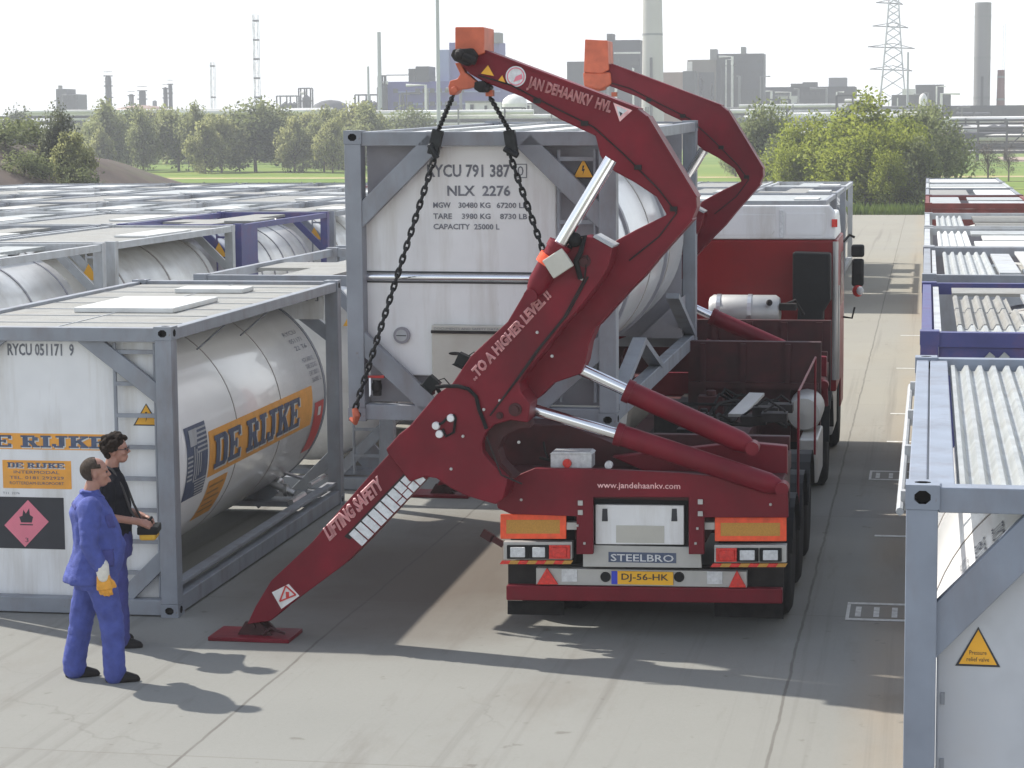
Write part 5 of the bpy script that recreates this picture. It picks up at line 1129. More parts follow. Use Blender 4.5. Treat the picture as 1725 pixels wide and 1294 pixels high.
ind_d = mat('dark plant steelwork', (.055,.055,.06), .8, var=.3, scale=.4)
ind_w = mat('pale pipe lagging', (.80,.79,.76), .5, var=.2, scale=.2, dirt=(.3,.26,.22), dirt_amt=.5, dscale=.3)
ind_p = mat('pinkish brick cladding', (.34,.22,.18), .8, var=.15, scale=.3)
ind_r = mat('red brown stack', (.16,.05,.04), .8, var=.2, scale=.3)
mastm = mat('galvanised mast steel', (.42,.44,.46), .6, .2, var=.1)
def pbox(mb, x0, x1, yt, Y, depth=None, yb=None):
    a = pix(x0, yt, Y); b_ = pix(x1, yt, Y); zb = pix(x0, yb, Y).z if yb else 0
    dp = depth or max(6, (b_.x-a.x)*.7); mb.box(a.x, b_.x, Y, Y+dp, zb, a.z)
def bthing(name, label, cat, x, Y, group=None):
    p = pix(x, 240, Y); return thing(name, label, cat, (p.x, Y, 0), group)
def building(label, x, Y, walls, extras=(), group='plant buildings on the horizon', name='plant_building', cat='building'):
    t = bthing(name, label, cat, x, Y, group)
    for (pn, mt, boxes) in walls:
        for b_ in boxes: mb = MB(); pbox(mb, b_[0], b_[1], b_[2], Y+(b_[4] if len(b_) > 4 else 0), None, b_[3] if len(b_) > 3 else None); mb.build(pn, mt, t, W=True)
    for (pn, mt, boxes) in extras:
        for b_ in boxes: mb = MB(); pbox(mb, b_[0], b_[1], b_[2], Y-.4, b_[4] if len(b_) > 4 else .8, b_[3]); mb.build(pn, mt, t, W=True)
    return t
building('small stepped grey plant building standing alone beyond the earth mound', 112, 520, [('tower', ind, [(94,112,150)]), ('hall', ind, [(112.2,131,159)])], [('roof_vent', ind_l, [(98,103,144,150)]), ('window_band', ind_d, [(114,129,168,171)])])
building('long low blue violet plant hall with roof boxes and scaffolding', 740, 420, [('hall', ind_b, [(648,842,138)]), ('tower', ind_bl, [(737.5,756,84,None,2)]), ('upper_tower', ind_b, [(756.5,840,72,None,3)])],
   [('pale_band', ind_bl, [(670,842,154,156.5),(670,842,174,177)]), ('roof_box', ind, [(700,722,112,138,6),(688,699,116,138,5)]), ('roof_rail', ind_d, [(650,700,126,127.5)]), ('roof_vent', ind_l, [(826,841,55,72,4)])])
t = KIDS(col.objects['plant_building.001'] if 'plant_building.001' in col.objects else None) if False else None
building('small white flat roofed house beside the tank container top', 806, 330, [('house', ind_w, [(784,832,172)])], [('dark_opening', ind_d, [(792,797,176,192),(816,820,178,192)]), ('roof_edge', ind_l, [(783,833,170,173)])])
building('wide grey hall behind the lifted container roof', 890, 380, [('hall', ind, [(833,1010,174)])], [('pale_dome', ind_w, [])])
building('dark grey plant block behind the far crane tip with a white roof edge', 1020, 450, [('lower_block', ind, [(955,991,104),(991.2,1012,96)]), ('block', ind_k, [(1012.2,1078,68)])], [('white_edge', ind_w, [(1034,1078,88,91)]), ('roof_vent', ind_d, [(1022,1032,57,68,4)]), ('window_band', ind_d, [(1016,1076,104,110)])])
building('low pinkish shed beside the big pale chimney', 1140, 470, [('shed', ind_p, [(1114,1150,122)]), ('shed_end', ind_d, [(1150.2,1170,120)])])
building('big square grey plant block with a dark conveyor opening', 1240, 480, [('annex', ind_t, [(1158,1206,101)]), ('block', ind, [(1206.2,1286,91,None,1)])],
   [('white_edge', ind_w, [(1157,1166,104,150)]), ('conveyor_opening', ind_d, [(1177,1203,122,168)]), ('conveyor_leg', ind_w, [(1180,1184,130,168),(1198,1201,140,168)]), ('roof_stack', ind_l, [(1196,1207,83,101,4),(1248,1255,79,91,4)]), ('window_band', ind_d, [(1215,1250,124,142),(1215,1282,150,154)])])
building('long dark factory hall with a small rooftop house', 1360, 500, [('hall', ind_k, [(1286.5,1440,147)]), ('rooftop_house', ind_l, [(1396,1426,131,148,3)])], [('roof_bump', ind_d, [(1332,1352,141,147,5),(1352,1376,138.5,147,5)]), ('pale_box', ind_w, [(1310,1345,162,175)]), ('window_band', ind_d, [(1350,1436,160,166)])])
building('dark plant house with a white round tank against it', 1565, 460, [('house', ind, [(1542,1590,143)]), ('side_house', ind_d, [(1502,1542,160),(1590,1602,158)])], [('cream_box', ind_w, [(1520,1543,150,160,5)]), ('gantry_leg', ind_w, [(1511,1513,165,210),(1496,1498,168,205)])])
building('long dark warehouse wall running past both the brick stack and grey chimney', 1620, 400, [('wall_block', ind_k, [(1498,1760,179)])], [('pale_band', ind_l, [(1600,1660,199,202)])])
# windows, pipe runs and ladders on the bigger walls
wi = random.Random(9)
def wall_detail(bname_label, x0, x1, y0, y1, Y, rows, nwin, pipes):
    t = next(o for o in col.objects if o.get('label', '').startswith(bname_label)); a, b_ = pix(x0, y0, Y), pix(x1, y1, Y); W_ = b_.x-a.x; H_ = a.z-b_.z
    for r_ in range(rows):
        z = b_.z+H_*(r_+.5)/rows; k0 = wi.randint(0, 1)
        for k in range(nwin):
            if wi.random() < .25: continue
            x = a.x+W_*(k+.5)/nwin; mb = MB(); mb.box(x-W_/nwin*.28, x+W_/nwin*.28, Y-.25, Y+.1, z-H_/rows*.16, z+H_/rows*.16); mb.build('window', ind_d, t, W=True)
    for k in range(pipes):
        x = a.x+W_*wi.random(); mb = MB(); zt = b_.z+H_*wi.uniform(.6,1.05); mb.tube([(x,Y-.5,0),(x,Y-.5,zt),(x+wi.uniform(-4,4),Y-.5,zt)], wi.uniform(.12,.3), 6); mb.build('pipe', wi.choice([ind_l,ind_d,ind_w]), t, W=True)
wall_detail('big square grey', 1209, 1284, 96, 180, 480, 5, 7, 5); wall_detail('long dark factory', 1290, 1438, 150, 185, 499.5, 2, 16, 6); wall_detail('dark grey plant block', 1014, 1076, 92, 170, 449, 4, 6, 4)
wall_detail('long low blue', 660, 835, 142, 185, 419, 2, 14, 6); wall_detail('small stepped grey', 95, 130, 160, 188, 519, 3, 5, 2); wall_detail('dark plant house', 1544, 1588, 146, 180, 459, 3, 5, 4); wall_detail('long dark warehouse', 1500, 1700, 181, 198, 399, 1, 20, 5); wall_detail('wide grey hall', 838, 1005, 176, 200, 379, 1, 14, 4)
# shallow roofs and domes
def dome(label, x0, x1, yt, yb, Y, mt, name='storage_tank'):
    t = bthing(name, label, 'tank', (x0+x1)/2, Y, 'tanks and domes on the horizon'); a, b_ = pix(x0, yb, Y), pix(x1, yb, Y); r = (b_.x-a.x)/2; zt = pix(x0, yt, Y).z; cx = (a.x+b_.x)/2
    mb = MB(); mb.lathe([(r,0),(r,a.z)], (cx,Y+r,0), 'z', 32); mb.build('shell', mt, t, W=True, smooth=True)
    mb = MB(); mb.lathe([(r*1.01,a.z),(r*.9,a.z+(zt-a.z)*.45),(r*.5,a.z+(zt-a.z)*.85),(.01,zt)], (cx,Y+r,0), 'z', 32); mb.build('roof', mt, t, W=True, smooth=True)
dome('broad flat dark domed roof beneath the distillation columns', 178, 268, 177, 188, 480, ind_p); dome('pale domed tank roof behind the lifted container', 842, 884, 158, 175, 375, ind_w); dome('dark round roofed tank beside the refinery platform', 520, 578, 168, 182, 460, ind)
dome('small bright white round tank against the dark plant house', 1548, 1562, 157, 168, 440, ind_w)
# distillation columns
def columnt(label, x0, x1, yt, Y, mt, plat=()):
    t = bthing('distillation_column', label, 'column', (x0+x1)/2, Y, 'distillation columns'); a, b_ = pix(x0, yt, Y), pix(x1, yt, Y); r = (b_.x-a.x)/2; cx = (a.x+b_.x)/2
    mb = MB(); mb.lathe([(r,0),(r,a.z-r*.6),(r*.7,a.z-r*.2),(.01,a.z)], (cx,Y,0), 'z', 16); mb.build('shell', mt, t, W=True, smooth=True)
    for py in plat:
        z = pix(x0, py, Y).z; mb = MB(); mb.lathe([(r*.9,z),(r*1.5,z),(r*1.5,z+.25),(r*.9,z+.25)], (cx,Y,0), 'z', 14); mb.tube([(cx+r*1.45*math.cos(k*.7),Y+r*1.45*math.sin(k*.7),z+1.1) for k in range(10)], .05, 5, cap=False); mb.build('platform', ind_d, t, W=True)
    mb = MB(); mb.tube([(cx+r*1.2,Y-.5,0),(cx+r*1.2,Y-.5,a.z*.96)], r*.12, 6); mb.build('riser_pipe', ind_d, t, W=True)
columnt('tallest distillation column, with a platform on top', 177, 187, 128, 500, ind, (129,146,165)); columnt('short pale distillation column beside the broad dome', 217, 225, 158, 500, ind_l, (162,)); columnt('middle distillation column with a platform, fatter than its neighbours', 234, 245, 152, 500, ind, (154,168))
columnt('very short pale column beside the middle distillation column', 257, 264, 169, 500, ind_l); columnt('barer one of the twin distillation columns', 275, 282, 147, 500, ind, (150,166)); columnt('platformed one of the twin distillation columns, slightly taller', 283.5, 290, 142, 500, ind, (143,158))
# chimneys
def chimney(label, x0t, x1t, x0b, x1b, ytop, ybase, Y, mt, extra=None):
    t = bthing('chimney', label, 'chimney', (x0b+x1b)/2, Y, 'chimneys'); 
    cx = (pix(x0b,ybase,Y).x+pix(x1b,ybase,Y).x)/2; rb = (pix(x1b,ybase,Y).x-pix(x0b,ybase,Y).x)/2; zt = pix(x0t, ytop, Y).z; rt = (pix(x1t,ytop,Y).x-pix(x0t,ytop,Y).x)/2
    mb = MB(); mb.lathe([(rb*1.03,0),(rt,zt),(rt*.85,zt)], (cx,Y,0), 'z', 28); mb.build('shaft', mt, t, W=True, smooth=True)
    for f in (.35,.62,.9): z = zt*f; r = rb*1.03+(rt-rb*1.03)*f; mb = MB(); mb.lathe([(r*.99,z),(r*1.025,z),(r*1.025,z+.4),(r*.99,z+.4)], (cx,Y,0), 'z', 28); mb.build('ring', ind_l if mt is not ind_l else ind, t, W=True)
    mb = MB(); mb.box(cx-.25, cx+.25, Y-rb-.35, Y-rb*.9, 2, zt*.5); mb.build('ladder', ind_d, t, W=True)
    return t
conc_w = mat('pale concrete chimney', (.46,.44,.41), .8, var=.08, scale=.1, dirt=(.3,.28,.25), dirt_amt=.4, dscale=.08, streak=6); conc_g = mat('grey concrete chimney', (.22,.21,.22), .8, var=.1, scale=.1, dirt=(.15,.14,.14), dirt_amt=.4, dscale=.08, streak=6)
chimney('tall pale concrete chimney rising out of frame behind the cranes', 1086, 1116, 1080, 1119, -60, 190, 440, conc_w); chimney('tall grey concrete chimney beyond the lane end', 1633, 1661, 1640, 1667, 5, 178, 430, conc_g); chimney('short red brown brick stack beside the grey chimney', 1679, 1691, 1677, 1694, 118, 178, 430, ind_r)
# masts, poles, pylon
def mast(label, x, ytop, Y, wd, kind='lattice', mt=None, base=0, bands=0):
    t = bthing('mast', label, 'mast', x, Y, 'masts on the horizon'); b0 = pix(x, 235, Y); zt = pix(x, ytop, Y).z; h = wd/2; x0 = b0.x
    if kind == 'pole':
        mb = MB(); mb.tube([(x0,Y,0),(x0,Y,zt)], [h,h*.8], 10); mb.build('pole', mt or mastm, t, W=True, smooth=True)
        mb = MB(); mb.lathe([(h*1.6,0),(h*1.6,.4)], (x0,Y,0), 'z', 10); mb.build('base', ind, t, W=True)
    else:
        mb = MB(); tk_ = wd*.09
        for sx in (-1,1):
            for sy in (-1,1): mb.beam((x0+sx*h,Y+sy*h,0), (x0+sx*h,Y+sy*h,zt), tk_, tk_)
        mb.build('leg', mt or mastm, t, W=True); mb = MB(); n = int(zt/(wd*1.3))
        for i in range(n):
            z0, z1 = zt*i/n, zt*(i+1)/n; s = 1 if i%2 else -1
            mb.beam((x0-s*h,Y-h,z0),(x0+s*h,Y-h,z1), tk_*.6, tk_*.6); mb.beam((x0-h,Y-h,z1),(x0+h,Y-h,z1), tk_*.6, tk_*.6); mb.beam((x0-h,Y-s*h,z0),(x0-h,Y+s*h,z1), tk_*.6, tk_*.6)
        mb.build('bracing', mt or mastm, t, W=True)
        for k in range(bands): z = zt*(.25+.7*k/max(1,bands-1)); mb = MB(); mb.box(x0-h*1.1,x0+h*1.1,Y-h*1.1,Y+h*1.1,z,z+wd*.35); mb.build('platform', ind, t, W=True)
mast('tall thin lattice mast above the willow bushes', 435, 25, 480, 1.1, bands=6); mast('shorter thin lattice mast beside the tall one', 361, 105, 480, .9, bands=3)
mast('pale round mast beside the blue violet hall', 641, 54, 380, .85, 'pole'); mast('thin short pole beside the pale round mast', 622, 112, 380, .5, 'pole')
mast('pale pole behind the hook of the near crane, rising out of frame', 739.5, -60, 300, .60, 'pole'); mast('thin pole beside the pylon', 1528, 88, 440, .5, 'pole'); mast('thin mast standing behind the red brown stack', 1689, 40, 470, .45, 'lattice')
t = bthing('pylon', 'steel lattice electricity pylon with four crossarms', 'pylon', 1505, 520, None); Y = 520
def pyl(px_, py): p = pix(px_, py, Y); return p
mb = MB(); zs = [0, 9, 15, 20, 26, 32, 38, 44]; ctr = pix(1503, 235, Y).x
wz = lambda z: 3.4*(1-z/44)**1.5+.75
for sx in (-1,1):
    for sy in (-1,1):
        for a, b_ in zip(zs, zs[1:]): mb.beam((ctr+sx*wz(a),Y+sy*wz(a),a),(ctr+sx*wz(b_),Y+sy*wz(b_),b_), .22, .22)
mb.build('leg', mastm, t, W=True); mb = MB(); zz = 0.
while zz < 43:
    st_ = max(1.4, wz(zz)*1.2); z1 = min(44, zz+st_)
    for sy in (-1,1):
        mb.beam((ctr-wz(zz),Y+sy*wz(zz),zz),(ctr+wz(z1),Y+sy*wz(z1),z1), .13, .13); mb.beam((ctr+wz(zz),Y+sy*wz(zz),zz),(ctr-wz(z1),Y+sy*wz(z1),z1), .13, .13)
    zz = z1
mb.build('bracing', mastm, t, W=True)
for py, x0, x1 in ((117.5,1465,1537),(80,1462,1541),(45,1470,1530),(5.5,1476,1521)):
    a, b_ = pix(x0, py-1, Y), pix(x1, py+2, Y); mb = MB(); c = Vector((ctr, Y, (a.z+b_.z)/2)); 
    for e in (a, b_): mb.beam(c+Vector((0,-.5,0)), e, .22, .22); mb.beam(c+Vector((0,.5,0)), e, .22, .22); mb.beam(c+Vector((0,0,1.0)), e, .16, .16)
    mb.build('crossarm', ind, t, W=True)
# refinery cluster with its pipework
def lattice_tower(label, x0, x1, yt, Y, levels, seed, group='steel plant frames', pipes=True):
    t = bthing('refinery_unit', label, 'plant frame', (x0+x1)/2, Y, group); a, b_ = pix(x0, yt, Y), pix(x1, yt, Y); r_ = random.Random(seed); dp = (b_.x-a.x)*.6
    nx = max(2, int((b_.x-a.x)/3.5)); mb = MB()
    for i in range(nx+1):
        x = a.x+(b_.x-a.x)*i/nx
        for y in (Y, Y+dp): mb.beam((x,y,0),(x,y,a.z), .28, .28)
    for k in range(levels+1):
        z = a.z*(k+1)/(levels+1)
        for y in (Y, Y+dp): mb.beam((a.x,y,z),(b_.x,y,z), .26, .26)
    for i in range(nx):
        if r_.random() < .5: xa = a.x+(b_.x-a.x)*i/nx; xb = a.x+(b_.x-a.x)*(i+1)/nx; mb.beam((xa,Y,a.z*.3),(xb,Y,a.z*.95), .15, .15)
    mb.build('steel_frame', ind_d, t, W=True)
    for k in range(levels*2): mb = MB(); z = r_.uniform(.35,.95)*a.z; mb.tube([(a.x+r_.uniform(0,2),Y+r_.uniform(0,dp),z),(b_.x-r_.uniform(0,2),Y+r_.uniform(0,dp),z)], r_.uniform(.2,.5), 8); mb.build('pipe', ind_w if k%2 else ind, t, W=True)
    for k in range(3): mb = MB(); x = r_.uniform(a.x+1, b_.x-1); mb.lathe([(.001,a.z*.45),(.8,a.z*.48),(.8,a.z*.85),(.001,a.z*.9)], (x, Y+dp/2, 0), 'z', 12); mb.build('vessel', ind, t, W=True, smooth=True)
    return t
lattice_tower('low wide refinery frame near the tall lattice mast', 466, 500, 162, 470, 3, 1); lattice_tower('tall narrow refinery frame with a top platform', 503, 523, 149, 470, 4, 2); lattice_tower('refinery frame just beside the pale round mast', 598, 636, 160, 430, 3, 3)
lattice_tower('scaffold frame at the end of the blue violet hall', 637, 648, 128, 418, 6, 4); lattice_tower('pale gantry frame in front of the long dark factory hall', 1409, 1464, 161, 360, 3, 5); lattice_tower('low pipe frame beside the meadow', 1600, 1745, 203, 290, 4, 6); lattice_tower('dark steel frame behind the fresh green bushes', 1292, 1400, 212, 300, 3, 8)
# pipe racks
def piperack(label, x0, x1, rows, Y, seed):
    t = bthing('pipe_rack', label, 'pipe rack', (x0+x1)/2, Y, 'pipe racks'); r_ = random.Random(seed); a, b_ = pix(x0, 220, Y), pix(x1, 220, Y); zt = 0
    for (py, w_, mt, f0, f1) in rows:
        z = pix((x0+x1)/2, py, Y).z; zt = max(zt, z); mb = MB(); xa = a.x+(b_.x-a.x)*f0; xb = a.x+(b_.x-a.x)*f1
        mb.tube([(xa,Y+r_.uniform(-.6,.6),z),(xb,Y+r_.uniform(-.6,.6),z)], w_, 8); mb.build('pipe', mt, t, W=True, smooth=True)
    n = max(3, int((b_.x-a.x)/7))
    for i in range(n+1):
        x = a.x+(b_.x-a.x)*i/n; mb = MB(); mb.beam((x,Y-1.3,0),(x,Y-1.3,zt+.2), .22, .22); mb.beam((x,Y+1.3,0),(x,Y+1.3,zt+.2), .22, .22)
        for (py, w_, mt, f0, f1) in rows[::2]: z = pix((x0+x1)/2, py, Y).z-w_-.12; mb.beam((x,Y-1.4,z),(x,Y+1.4,z), .2, .2)
        mb.build('trestle', ind_d if i%2 else ind_l, t, W=True)
piperack('long pale pipe rack above the willow bushes', -40, 560, [(187,.28,ind_w,.13,1),(190.5,.45,ind_w,.1,1),(196,.22,ind,0,1),(199,.30,ind_w,.25,.95),(206,.3,ind_d,0,1)], 340, 1)
piperack('multi pipe rack running behind the lifted container', 470, 1090, [(185,.28,ind_w,0,.12),(189.5,.38,ind_w,.2,.7),(198,.42,ind_w,.25,1),(204,.3,ind_d,.2,1),(209,.34,ind_w,.22,.9),(213,.22,ind_p,.2,.8)], 322, 2)
piperack('stacked white pipe rack behind the fresh green bushes', 1230, 1620, [(186,.3,ind_w,.0,.2),(195,.5,ind_w,.08,.9),(198.5,.4,ind_w,.06,.9),(204,.5,ind_l,.02,1),(209,.4,ind_w,0,.6),(218,.4,ind_d,0,1)], 315, 3)
piperack('multi level pipe rack beyond the lane-side row above the meadow', 1560, 1760, [(202,.45,ind_w,0,1),(207,.25,ind_d,0,1),(213,.3,ind_w,.1,1),(222,.25,ind_w,0,1),(229,.35,ind_p,.1,1),(238,.3,ind_w,0,.9),(247,.3,ind_d,0,1),(256,.25,ind_w,.2,1)], 300, 4)
piperack('second pale pipe rack crossing in front of the dark factory hall', 1190, 1560, [(178,.3,ind_w,.15,.8),(182,.22,ind_l,0,1),(188,.35,ind_w,.1,.95),(191,.25,ind_d,0,1)], 370, 5)
lattice_tower('open pipe frame under the grey chimney', 1602, 1680, 186, 380, 3, 11); lattice_tower('small pipe frame beside the big square grey block', 1292, 1330, 168, 410, 3, 12); lattice_tower('pale frame in front of the small white house', 836, 880, 182, 340, 2, 13)
# ================================================================== trees and bushes
def leafmat(name, c, c2, tr=.25):
    m = bpy.data.materials.new(name); m.use_nodes = True; t = m.node_tree; L = t.links; b = t.nodes['Principled BSDF']; b.inputs['Roughness'].default_value = .65; b.inputs['Specular IOR Level'].default_value = .2
    g = N(t, 'ShaderNodeNewGeometry'); tc = N(t, 'ShaderNodeTexCoord'); n = N(t, 'ShaderNodeTexNoise'); n.inputs['Scale'].default_value = 1.1; n.inputs['Detail'].default_value = 3; L.new(tc.outputs['Object'], n.inputs['Vector'])
    a = N(t, 'ShaderNodeMath', operation='MULTIPLY_ADD'); L.new(g.outputs['Random Per Island'], a.inputs[0]); a.inputs[1].default_value = .55; 
    s = N(t, 'ShaderNodeMath', operation='MULTIPLY_ADD'); L.new(n.outputs['Fac'], s.inputs[0]); s.inputs[1].default_value = 1.1; s.inputs[2].default_value = -.32; L.new(s.outputs[0], a.inputs[2])
    r = N(t, 'ShaderNodeValToRGB'); e = r.color_ramp.elements; e[0].color = (*c, 1); e[1].color = (*c2, 1); L.new(a.outputs[0], r.inputs[0]); L.new(r.outputs[0], b.inputs['Base Color'])
    tb = N(t, 'ShaderNodeBsdfTranslucent'); L.new(r.outputs[0], tb.inputs[0]); mx = N(t, 'ShaderNodeMixShader'); mx.inputs[0].default_value = tr; L.new(b.outputs[0], mx.inputs[1]); L.new(tb.outputs[0], mx.inputs[2]); L.new(mx.outputs[0], t.nodes['Material Output'].inputs[0]); return m
lf_pale = leafmat('pale willow leaves', (.26,.28,.10), (.55,.56,.24), .55); lf_mid = leafmat('mid green leaves', (.13,.165,.065), (.36,.40,.17), .5); lf_bright = leafmat('fresh yellow green leaves', (.17,.23,.025), (.46,.50,.08), .5); lf_pale2 = leafmat('olive willow leaves', (.20,.23,.09), (.46,.49,.21), .55); lf_dark = leafmat('dark conifer green', (.07,.09,.05), (.20,.22,.11), .35); lf_brown = leafmat('bare brown twigs', (.07,.055,.045), (.16,.13,.10), .05)
bark = mat('bark', (.10,.08,.06), .9, var=.3, scale=6)
def crown_mb(r_, rx, rz, zc, n, leaf, nclump=26, shape=1.):
    mb = MB(); cl = []
    for k in range(nclump):
        v = Vector((r_.gauss(0,1), r_.gauss(0,1), r_.gauss(0,1))).normalized()*(r_.random()**.45)*(1 if r_.random() < .78 else 1.22)
        z = v.z; f = 1-.35*max(0, z)*shape; cl.append((Vector((v.x*rx*f, v.y*rx*f, zc+z*rz)), r_.uniform(.22,.42)*rx))
    for i in range(n):
        c, s = r_.choice(cl); v = Vector((r_.gauss(0,1), r_.gauss(0,1), r_.gauss(0,1))); v = v/max(1, v.length/2.2)*s*.6
        p = c+v; 
        if p.z < .05: continue
        a = Vector((r_.gauss(0,1), r_.gauss(0,1), r_.gauss(0,.8))).normalized(); b_ = a.cross(Vector((r_.gauss(0,1), r_.gauss(0,1), r_.gauss(0,1)))).normalized(); l = leaf*r_.uniform(.6,1.4); w_ = l*r_.uniform(.4,.7)
        mb.add([p-a*l, p-b_*w_, p+a*l, p+b_*w_], [(0,1,2,3)])
    return mb, cl
def make_tree(name, label, cat, loc, h, rx, lm, n, leaf, seed, group, bush=False, shape=1.):
    r_ = random.Random(seed); t = thing(name, label, cat, loc, group); lo = .06 if bush else .18
    zc = h*(.5+lo/2); mb, cl = crown_mb(r_, rx, h*(.5-lo/2)*.95, zc, n, leaf, 34, shape); cr = mb.build('crown', lm, t)
    cen = Vector((0,0,zc*.8)); nv = []                                  # soft leaf mass: shading normals lean outwards
    for i, v in enumerate(cr.data.vertices): d = (v.co-cen); d = Vector((d.x/rx, d.y/rx, d.z/(h*.5))); nv.append((d.normalized()*.75+Vector((r_.gauss(0,.3), r_.gauss(0,.3), r_.gauss(.75,.3)))).normalized())
    cr.data.polygons.foreach_set('use_smooth', [True]*len(cr.data.polygons)); cr.data.normals_split_custom_set_from_vertices([tuple(q) for q in nv])
    mb = MB(); mb.tube([(0,0,-.2),(.05*h*.2,0,h*.2),(0,.03,h*.45),(0,0,h*.8)], [h*.028,h*.022,h*.014,h*.004], 7)
    for c, s in cl[:14]: z0 = max(.1*h, min(h*.5, c.z*.55)); mb.tube([(0,0,z0),(c.x*.5,c.y*.5,(z0+c.z)/2+.05*h),tuple(c)], [h*.010,h*.007,h*.002], 5)
    mb.build('trunk', bark, t); return t
TP = {}
def tree(kind, label, loc, sc, rz, group, cat='tree'):
    if kind not in TP:
        h, rx, lm, n, leaf, seed, bush, shp = dict(willow=(6,3.1,lf_pale,9000,.17,1,True,1.), willow3=(5.8,2.8,lf_pale2,8500,.16,21,True,.6), grey2=(5.8,2.7,lf_pale2,8500,.17,23,True,1.6), willow2=(5.6,2.5,lf_pale,8000,.17,2,True,1.2), grey=(5.8,3.1,lf_mid,9000,.17,3,True,.8), fresh=(5.2,2.4,lf_bright,8500,.11,4,True,1.2), fresh2=(5.6,2.0,lf_bright,8000,.11,5,True,1.4), olive=(5.0,2.3,lf_mid,7500,.11,6,True,1.), dark=(5,2.4,lf_dark,7500,.12,7,True,1.3), bush=(1.6,1.2,lf_mid,1500,.08,8,True,.8), bare=(6,2.0,lf_brown,1500,.09,9,False,.9))[kind]
        o = TP[kind] = make_tree('bush' if cat == 'bush' else 'tree', label, cat, loc, h, rx, lm, n, leaf, seed, group, bush, shp)
    else: o = copy_tree(TP[kind]); o['label'] = label; o['group'] = group; o['category'] = cat
    o.location = loc; o.scale = (sc[0], sc[0], sc[1]); o.rotation_euler = (0,0,rz); return o
tr_ = random.Random(11); seq = 0
LT = [(205,214,300,'willow2',1.1,1),(240,205,230,'willow3',.7,.9),(280,200,300,'willow',1,1),(318,210,295,'willow2',1.2,1),(345,212,222,'willow2',.8,.9),(392,206,300,'grey2',1,1),(445,205,300,'willow3',1,1),(495,206,225,'willow2',.8,.9),(528,200,300,'willow',1.1,1),(560,212,222,'willow',.7,.9),(590,203,295,'grey2',1.,1),(625,200,235,'willow3',1.,1),(150,206,300,'grey2',1,1),(170,222,232,'willow2',.8,.9),(-20,232,225,'grey',.9,.7),(25,200,250,'dark',1.1,.9),(185,195,240,'willow3',1,1),(165,205,262,'willow2',.9,.9),(222,203,246,'grey',.9,.95),(258,192,290,'willow2',.9,1),(300,190,236,'grey2',1,1.02),(330,200,232,'willow3',.75,.95),(372,208,226,'willow',.95,.95),(352,204,270,'willow2',1,1),(430,196,230,'grey',1.35,1.05),(404,200,285,'willow2',1,1),(478,205,262,'grey2',1.1,1),(510,200,250,'willow2',1,1),(545,205,228,'willow3',.85,.98),(570,196,240,'willow2',1,1.1),(600,190,245,'willow',1,1.1),(640,202,262,'willow2',1,1),(455,192,300,'willow',.9,1.05),(690,203,260,'grey',1,1)]
pos = 'first second third fourth fifth sixth seventh eighth ninth tenth eleventh twelfth thirteenth fourteenth fifteenth sixteenth seventeenth eighteenth nineteenth twentieth twenty-first twenty-second twenty-third twenty-fourth twenty-fifth twenty-sixth twenty-seventh twenty-eighth twenty-ninth thirtieth thirty-first thirty-second thirty-third thirty-fourth thirty-fifth thirty-sixth'.split()
KD = dict(willow='pale round willow bush', willow2='slender pale willow bush', willow3='loose pale willow', grey2='tall olive willow', grey='grey green rounded tree', dark='dark spreading tree', fresh='bright yellow green bush', fresh2='tall bright green bush', olive='olive green bush', bare='nearly bare brown tree', bush='low green bush')
for i, (x, yt, Y, kd, sx, sz) in enumerate(sorted(LT, key=lambda q: q[0])):
    p = pix(x, 240, Y); h0 = dict(willow=6,willow2=5.6,grey=5.8,dark=5,willow3=5.8,grey2=5.8)[kd]; zt = pix(x, yt, Y).z
    tree(kd, f'{KD[kd]} on the meadow edge, {pos[i]} counting from the mound', (p.x, Y, -.06), (sx*zt/h0*.98, zt/h0*1.12), tr_.uniform(0,6.28), 'trees behind the yard')
RT = [(1310,250,135,'olive',.8,1),(1400,240,140,'fresh2',.9,1),(1445,228,150,'fresh',.9,1),(1490,240,140,'fresh2',.8,1),(1527,240,118,'fresh',.8,1),(1292,208,150,'grey',.8,1),(1345,222,128,'fresh',.9,1),(1380,222,126,'fresh2',1,1),(1425,212,132,'olive',1.,1),(1330,262,124,'fresh',.7,1),(1470,186,124,'fresh2',1.25,1),(1460,235,118,'fresh',1.1,1),(1510,225,121,'fresh2',1,1),(1545,212,130,'olive',1.15,1),(1570,205,140,'olive',.9,1),(1545,255,117,'olive',.9,1),(1585,222,150,'bare',1,1),(1500,270,115.5,'fresh',.8,1),(1415,262,119,'fresh',1,1),(1240,225,200,'grey',.8,1)]
for i, (x, yt, Y, kd, sx, sz) in enumerate(sorted(RT, key=lambda q: q[0])):
    p = pix(x, 240, Y); h0 = dict(grey=5.8,fresh=5.2,fresh2=5.4,olive=5,bare=6)[kd]; zt = pix(x, yt, Y).z
    tree(kd, f'{KD[kd]} beyond the end of the lane, {pos[i]} counting from the mound', (p.x, Y, -.06), (sx*zt/h0*1.05, zt/h0*1.14), tr_.uniform(0,6.28), 'trees at the end of the lane')
for x, yt, Y, kd, lb in ((1665,232,165,'bare','small bare tree on the meadow beyond the lane-side row'),(1700,240,180,'bare','second bare tree standing on the meadow')):
    p = pix(x, 240, Y); zt = pix(x, yt, Y).z; tree(kd, lb, (p.x, Y, -.06), (zt/6*.9, zt/6*1.05), 1., 'trees at the end of the lane')
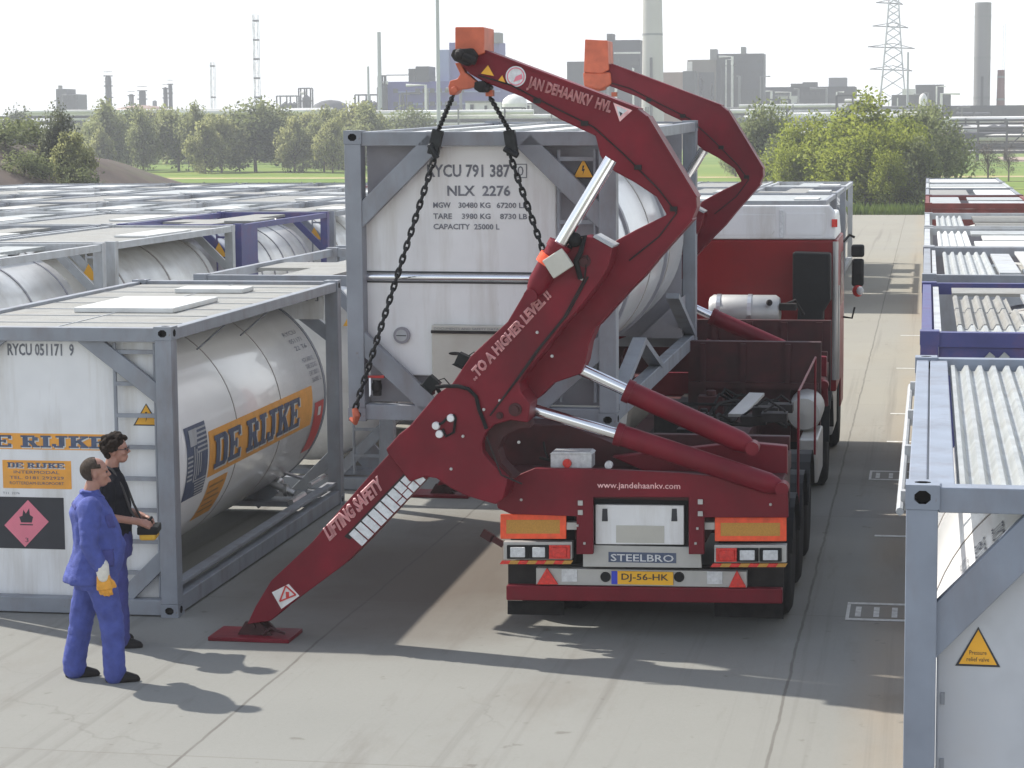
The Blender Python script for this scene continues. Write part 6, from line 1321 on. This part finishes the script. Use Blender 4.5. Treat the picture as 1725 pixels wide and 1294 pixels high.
for i, (x, y, Y, kd, hh, rr) in enumerate(((100,188,100,'dark',4.6,.62),(122,225,99,'willow2',3.0,.8),(80,225,101,'willow2',3.0,.9),(70,282,97,'bush',1.0,1),(40,288,96,'bush',1.0,1.1),(130,285,98,'bush',1.0,1.2),(10,270,100,'bush',1.2,1.4),(150,300,97,'bush',.7,1.2),(60,262,104,'bush',1.1,1.2),(0,255,106,'willow2',2.,1.))):
    p = pix(x, 260, Y); z = moundz(p.x, Y); h0 = dict(dark=5,bare=6,willow2=5.6,bush=1.6,grey=5.8)[kd]
    if kd != 'bush': zt = pix(x, y, Y).z; s = (zt-z)/h0
    else: s = hh*.75
    tree(kd, f'{KD[kd]} growing on the brown earth mound, {pos[i]} of those there', (p.x, Y, z-.1), (s*rr, s*1.06), i*1.3, 'shrubs on the earth mound', 'bush' if kd == 'bush' else 'tree')
gv = MB(); gr = random.Random(5)
for k in range(14000):
    x = gr.uniform(-48, 22); y = PADY+.2+gr.random()**2*9; h = gr.uniform(.15,.55); a = gr.uniform(0,3.14); dx, dy = math.cos(a)*.12, math.sin(a)*.12
    gv.add([(x-dx,y-dy,-.06),(x+dx,y+dy,-.06),(x+gr.uniform(-.1,.1),y,h)], [(0,1,2)])
tag(gv.build('grass_verge', leafmat('verge grass', (.07,.12,.02), (.20,.26,.05), .2)), 'long green grass along the end of the paved yard', 'grass', kind='stuff')
# wire fence at the meadow
t = thing('wire_fence', 'thin wire fence on posts along the meadow behind the yard', 'fence', (-20, 112, 0)); first = None
for k in range(30):
    mb = MB()
    if first is None: mb.tube([(0,0,-.1),(0,0,1.5)], .035, 6); first = o = mb.build('fence_post', ind_l, t)
    else: o = first.copy(); col.objects.link(o); o.parent = t
    o.location = (-24+1.9*k-.0, 6, 0)
for z in (.5, 1.0, 1.45): mb = MB(); mb.tube([(-24,6,z),(33,6,z)], .012, 4); mb.build('wire', ind_d, t)
# ------------------------------------------------------------------ air
hz = MB(); hz.box(-700, 700, -80, 900, -2, 75)
hm = bpy.data.materials.new('hazy air'); hm.use_nodes = True; tt = hm.node_tree; tt.nodes.remove(tt.nodes['Principled BSDF']); pv = tt.nodes.new('ShaderNodeVolumePrincipled')
pv.inputs['Color'].default_value = (.95,.97,1,1); pv.inputs['Density'].default_value = .0009; tt.links.new(pv.outputs[0], tt.nodes['Material Output'].inputs['Volume'])
tag(hz.build('haze', hm), kind='stuff')
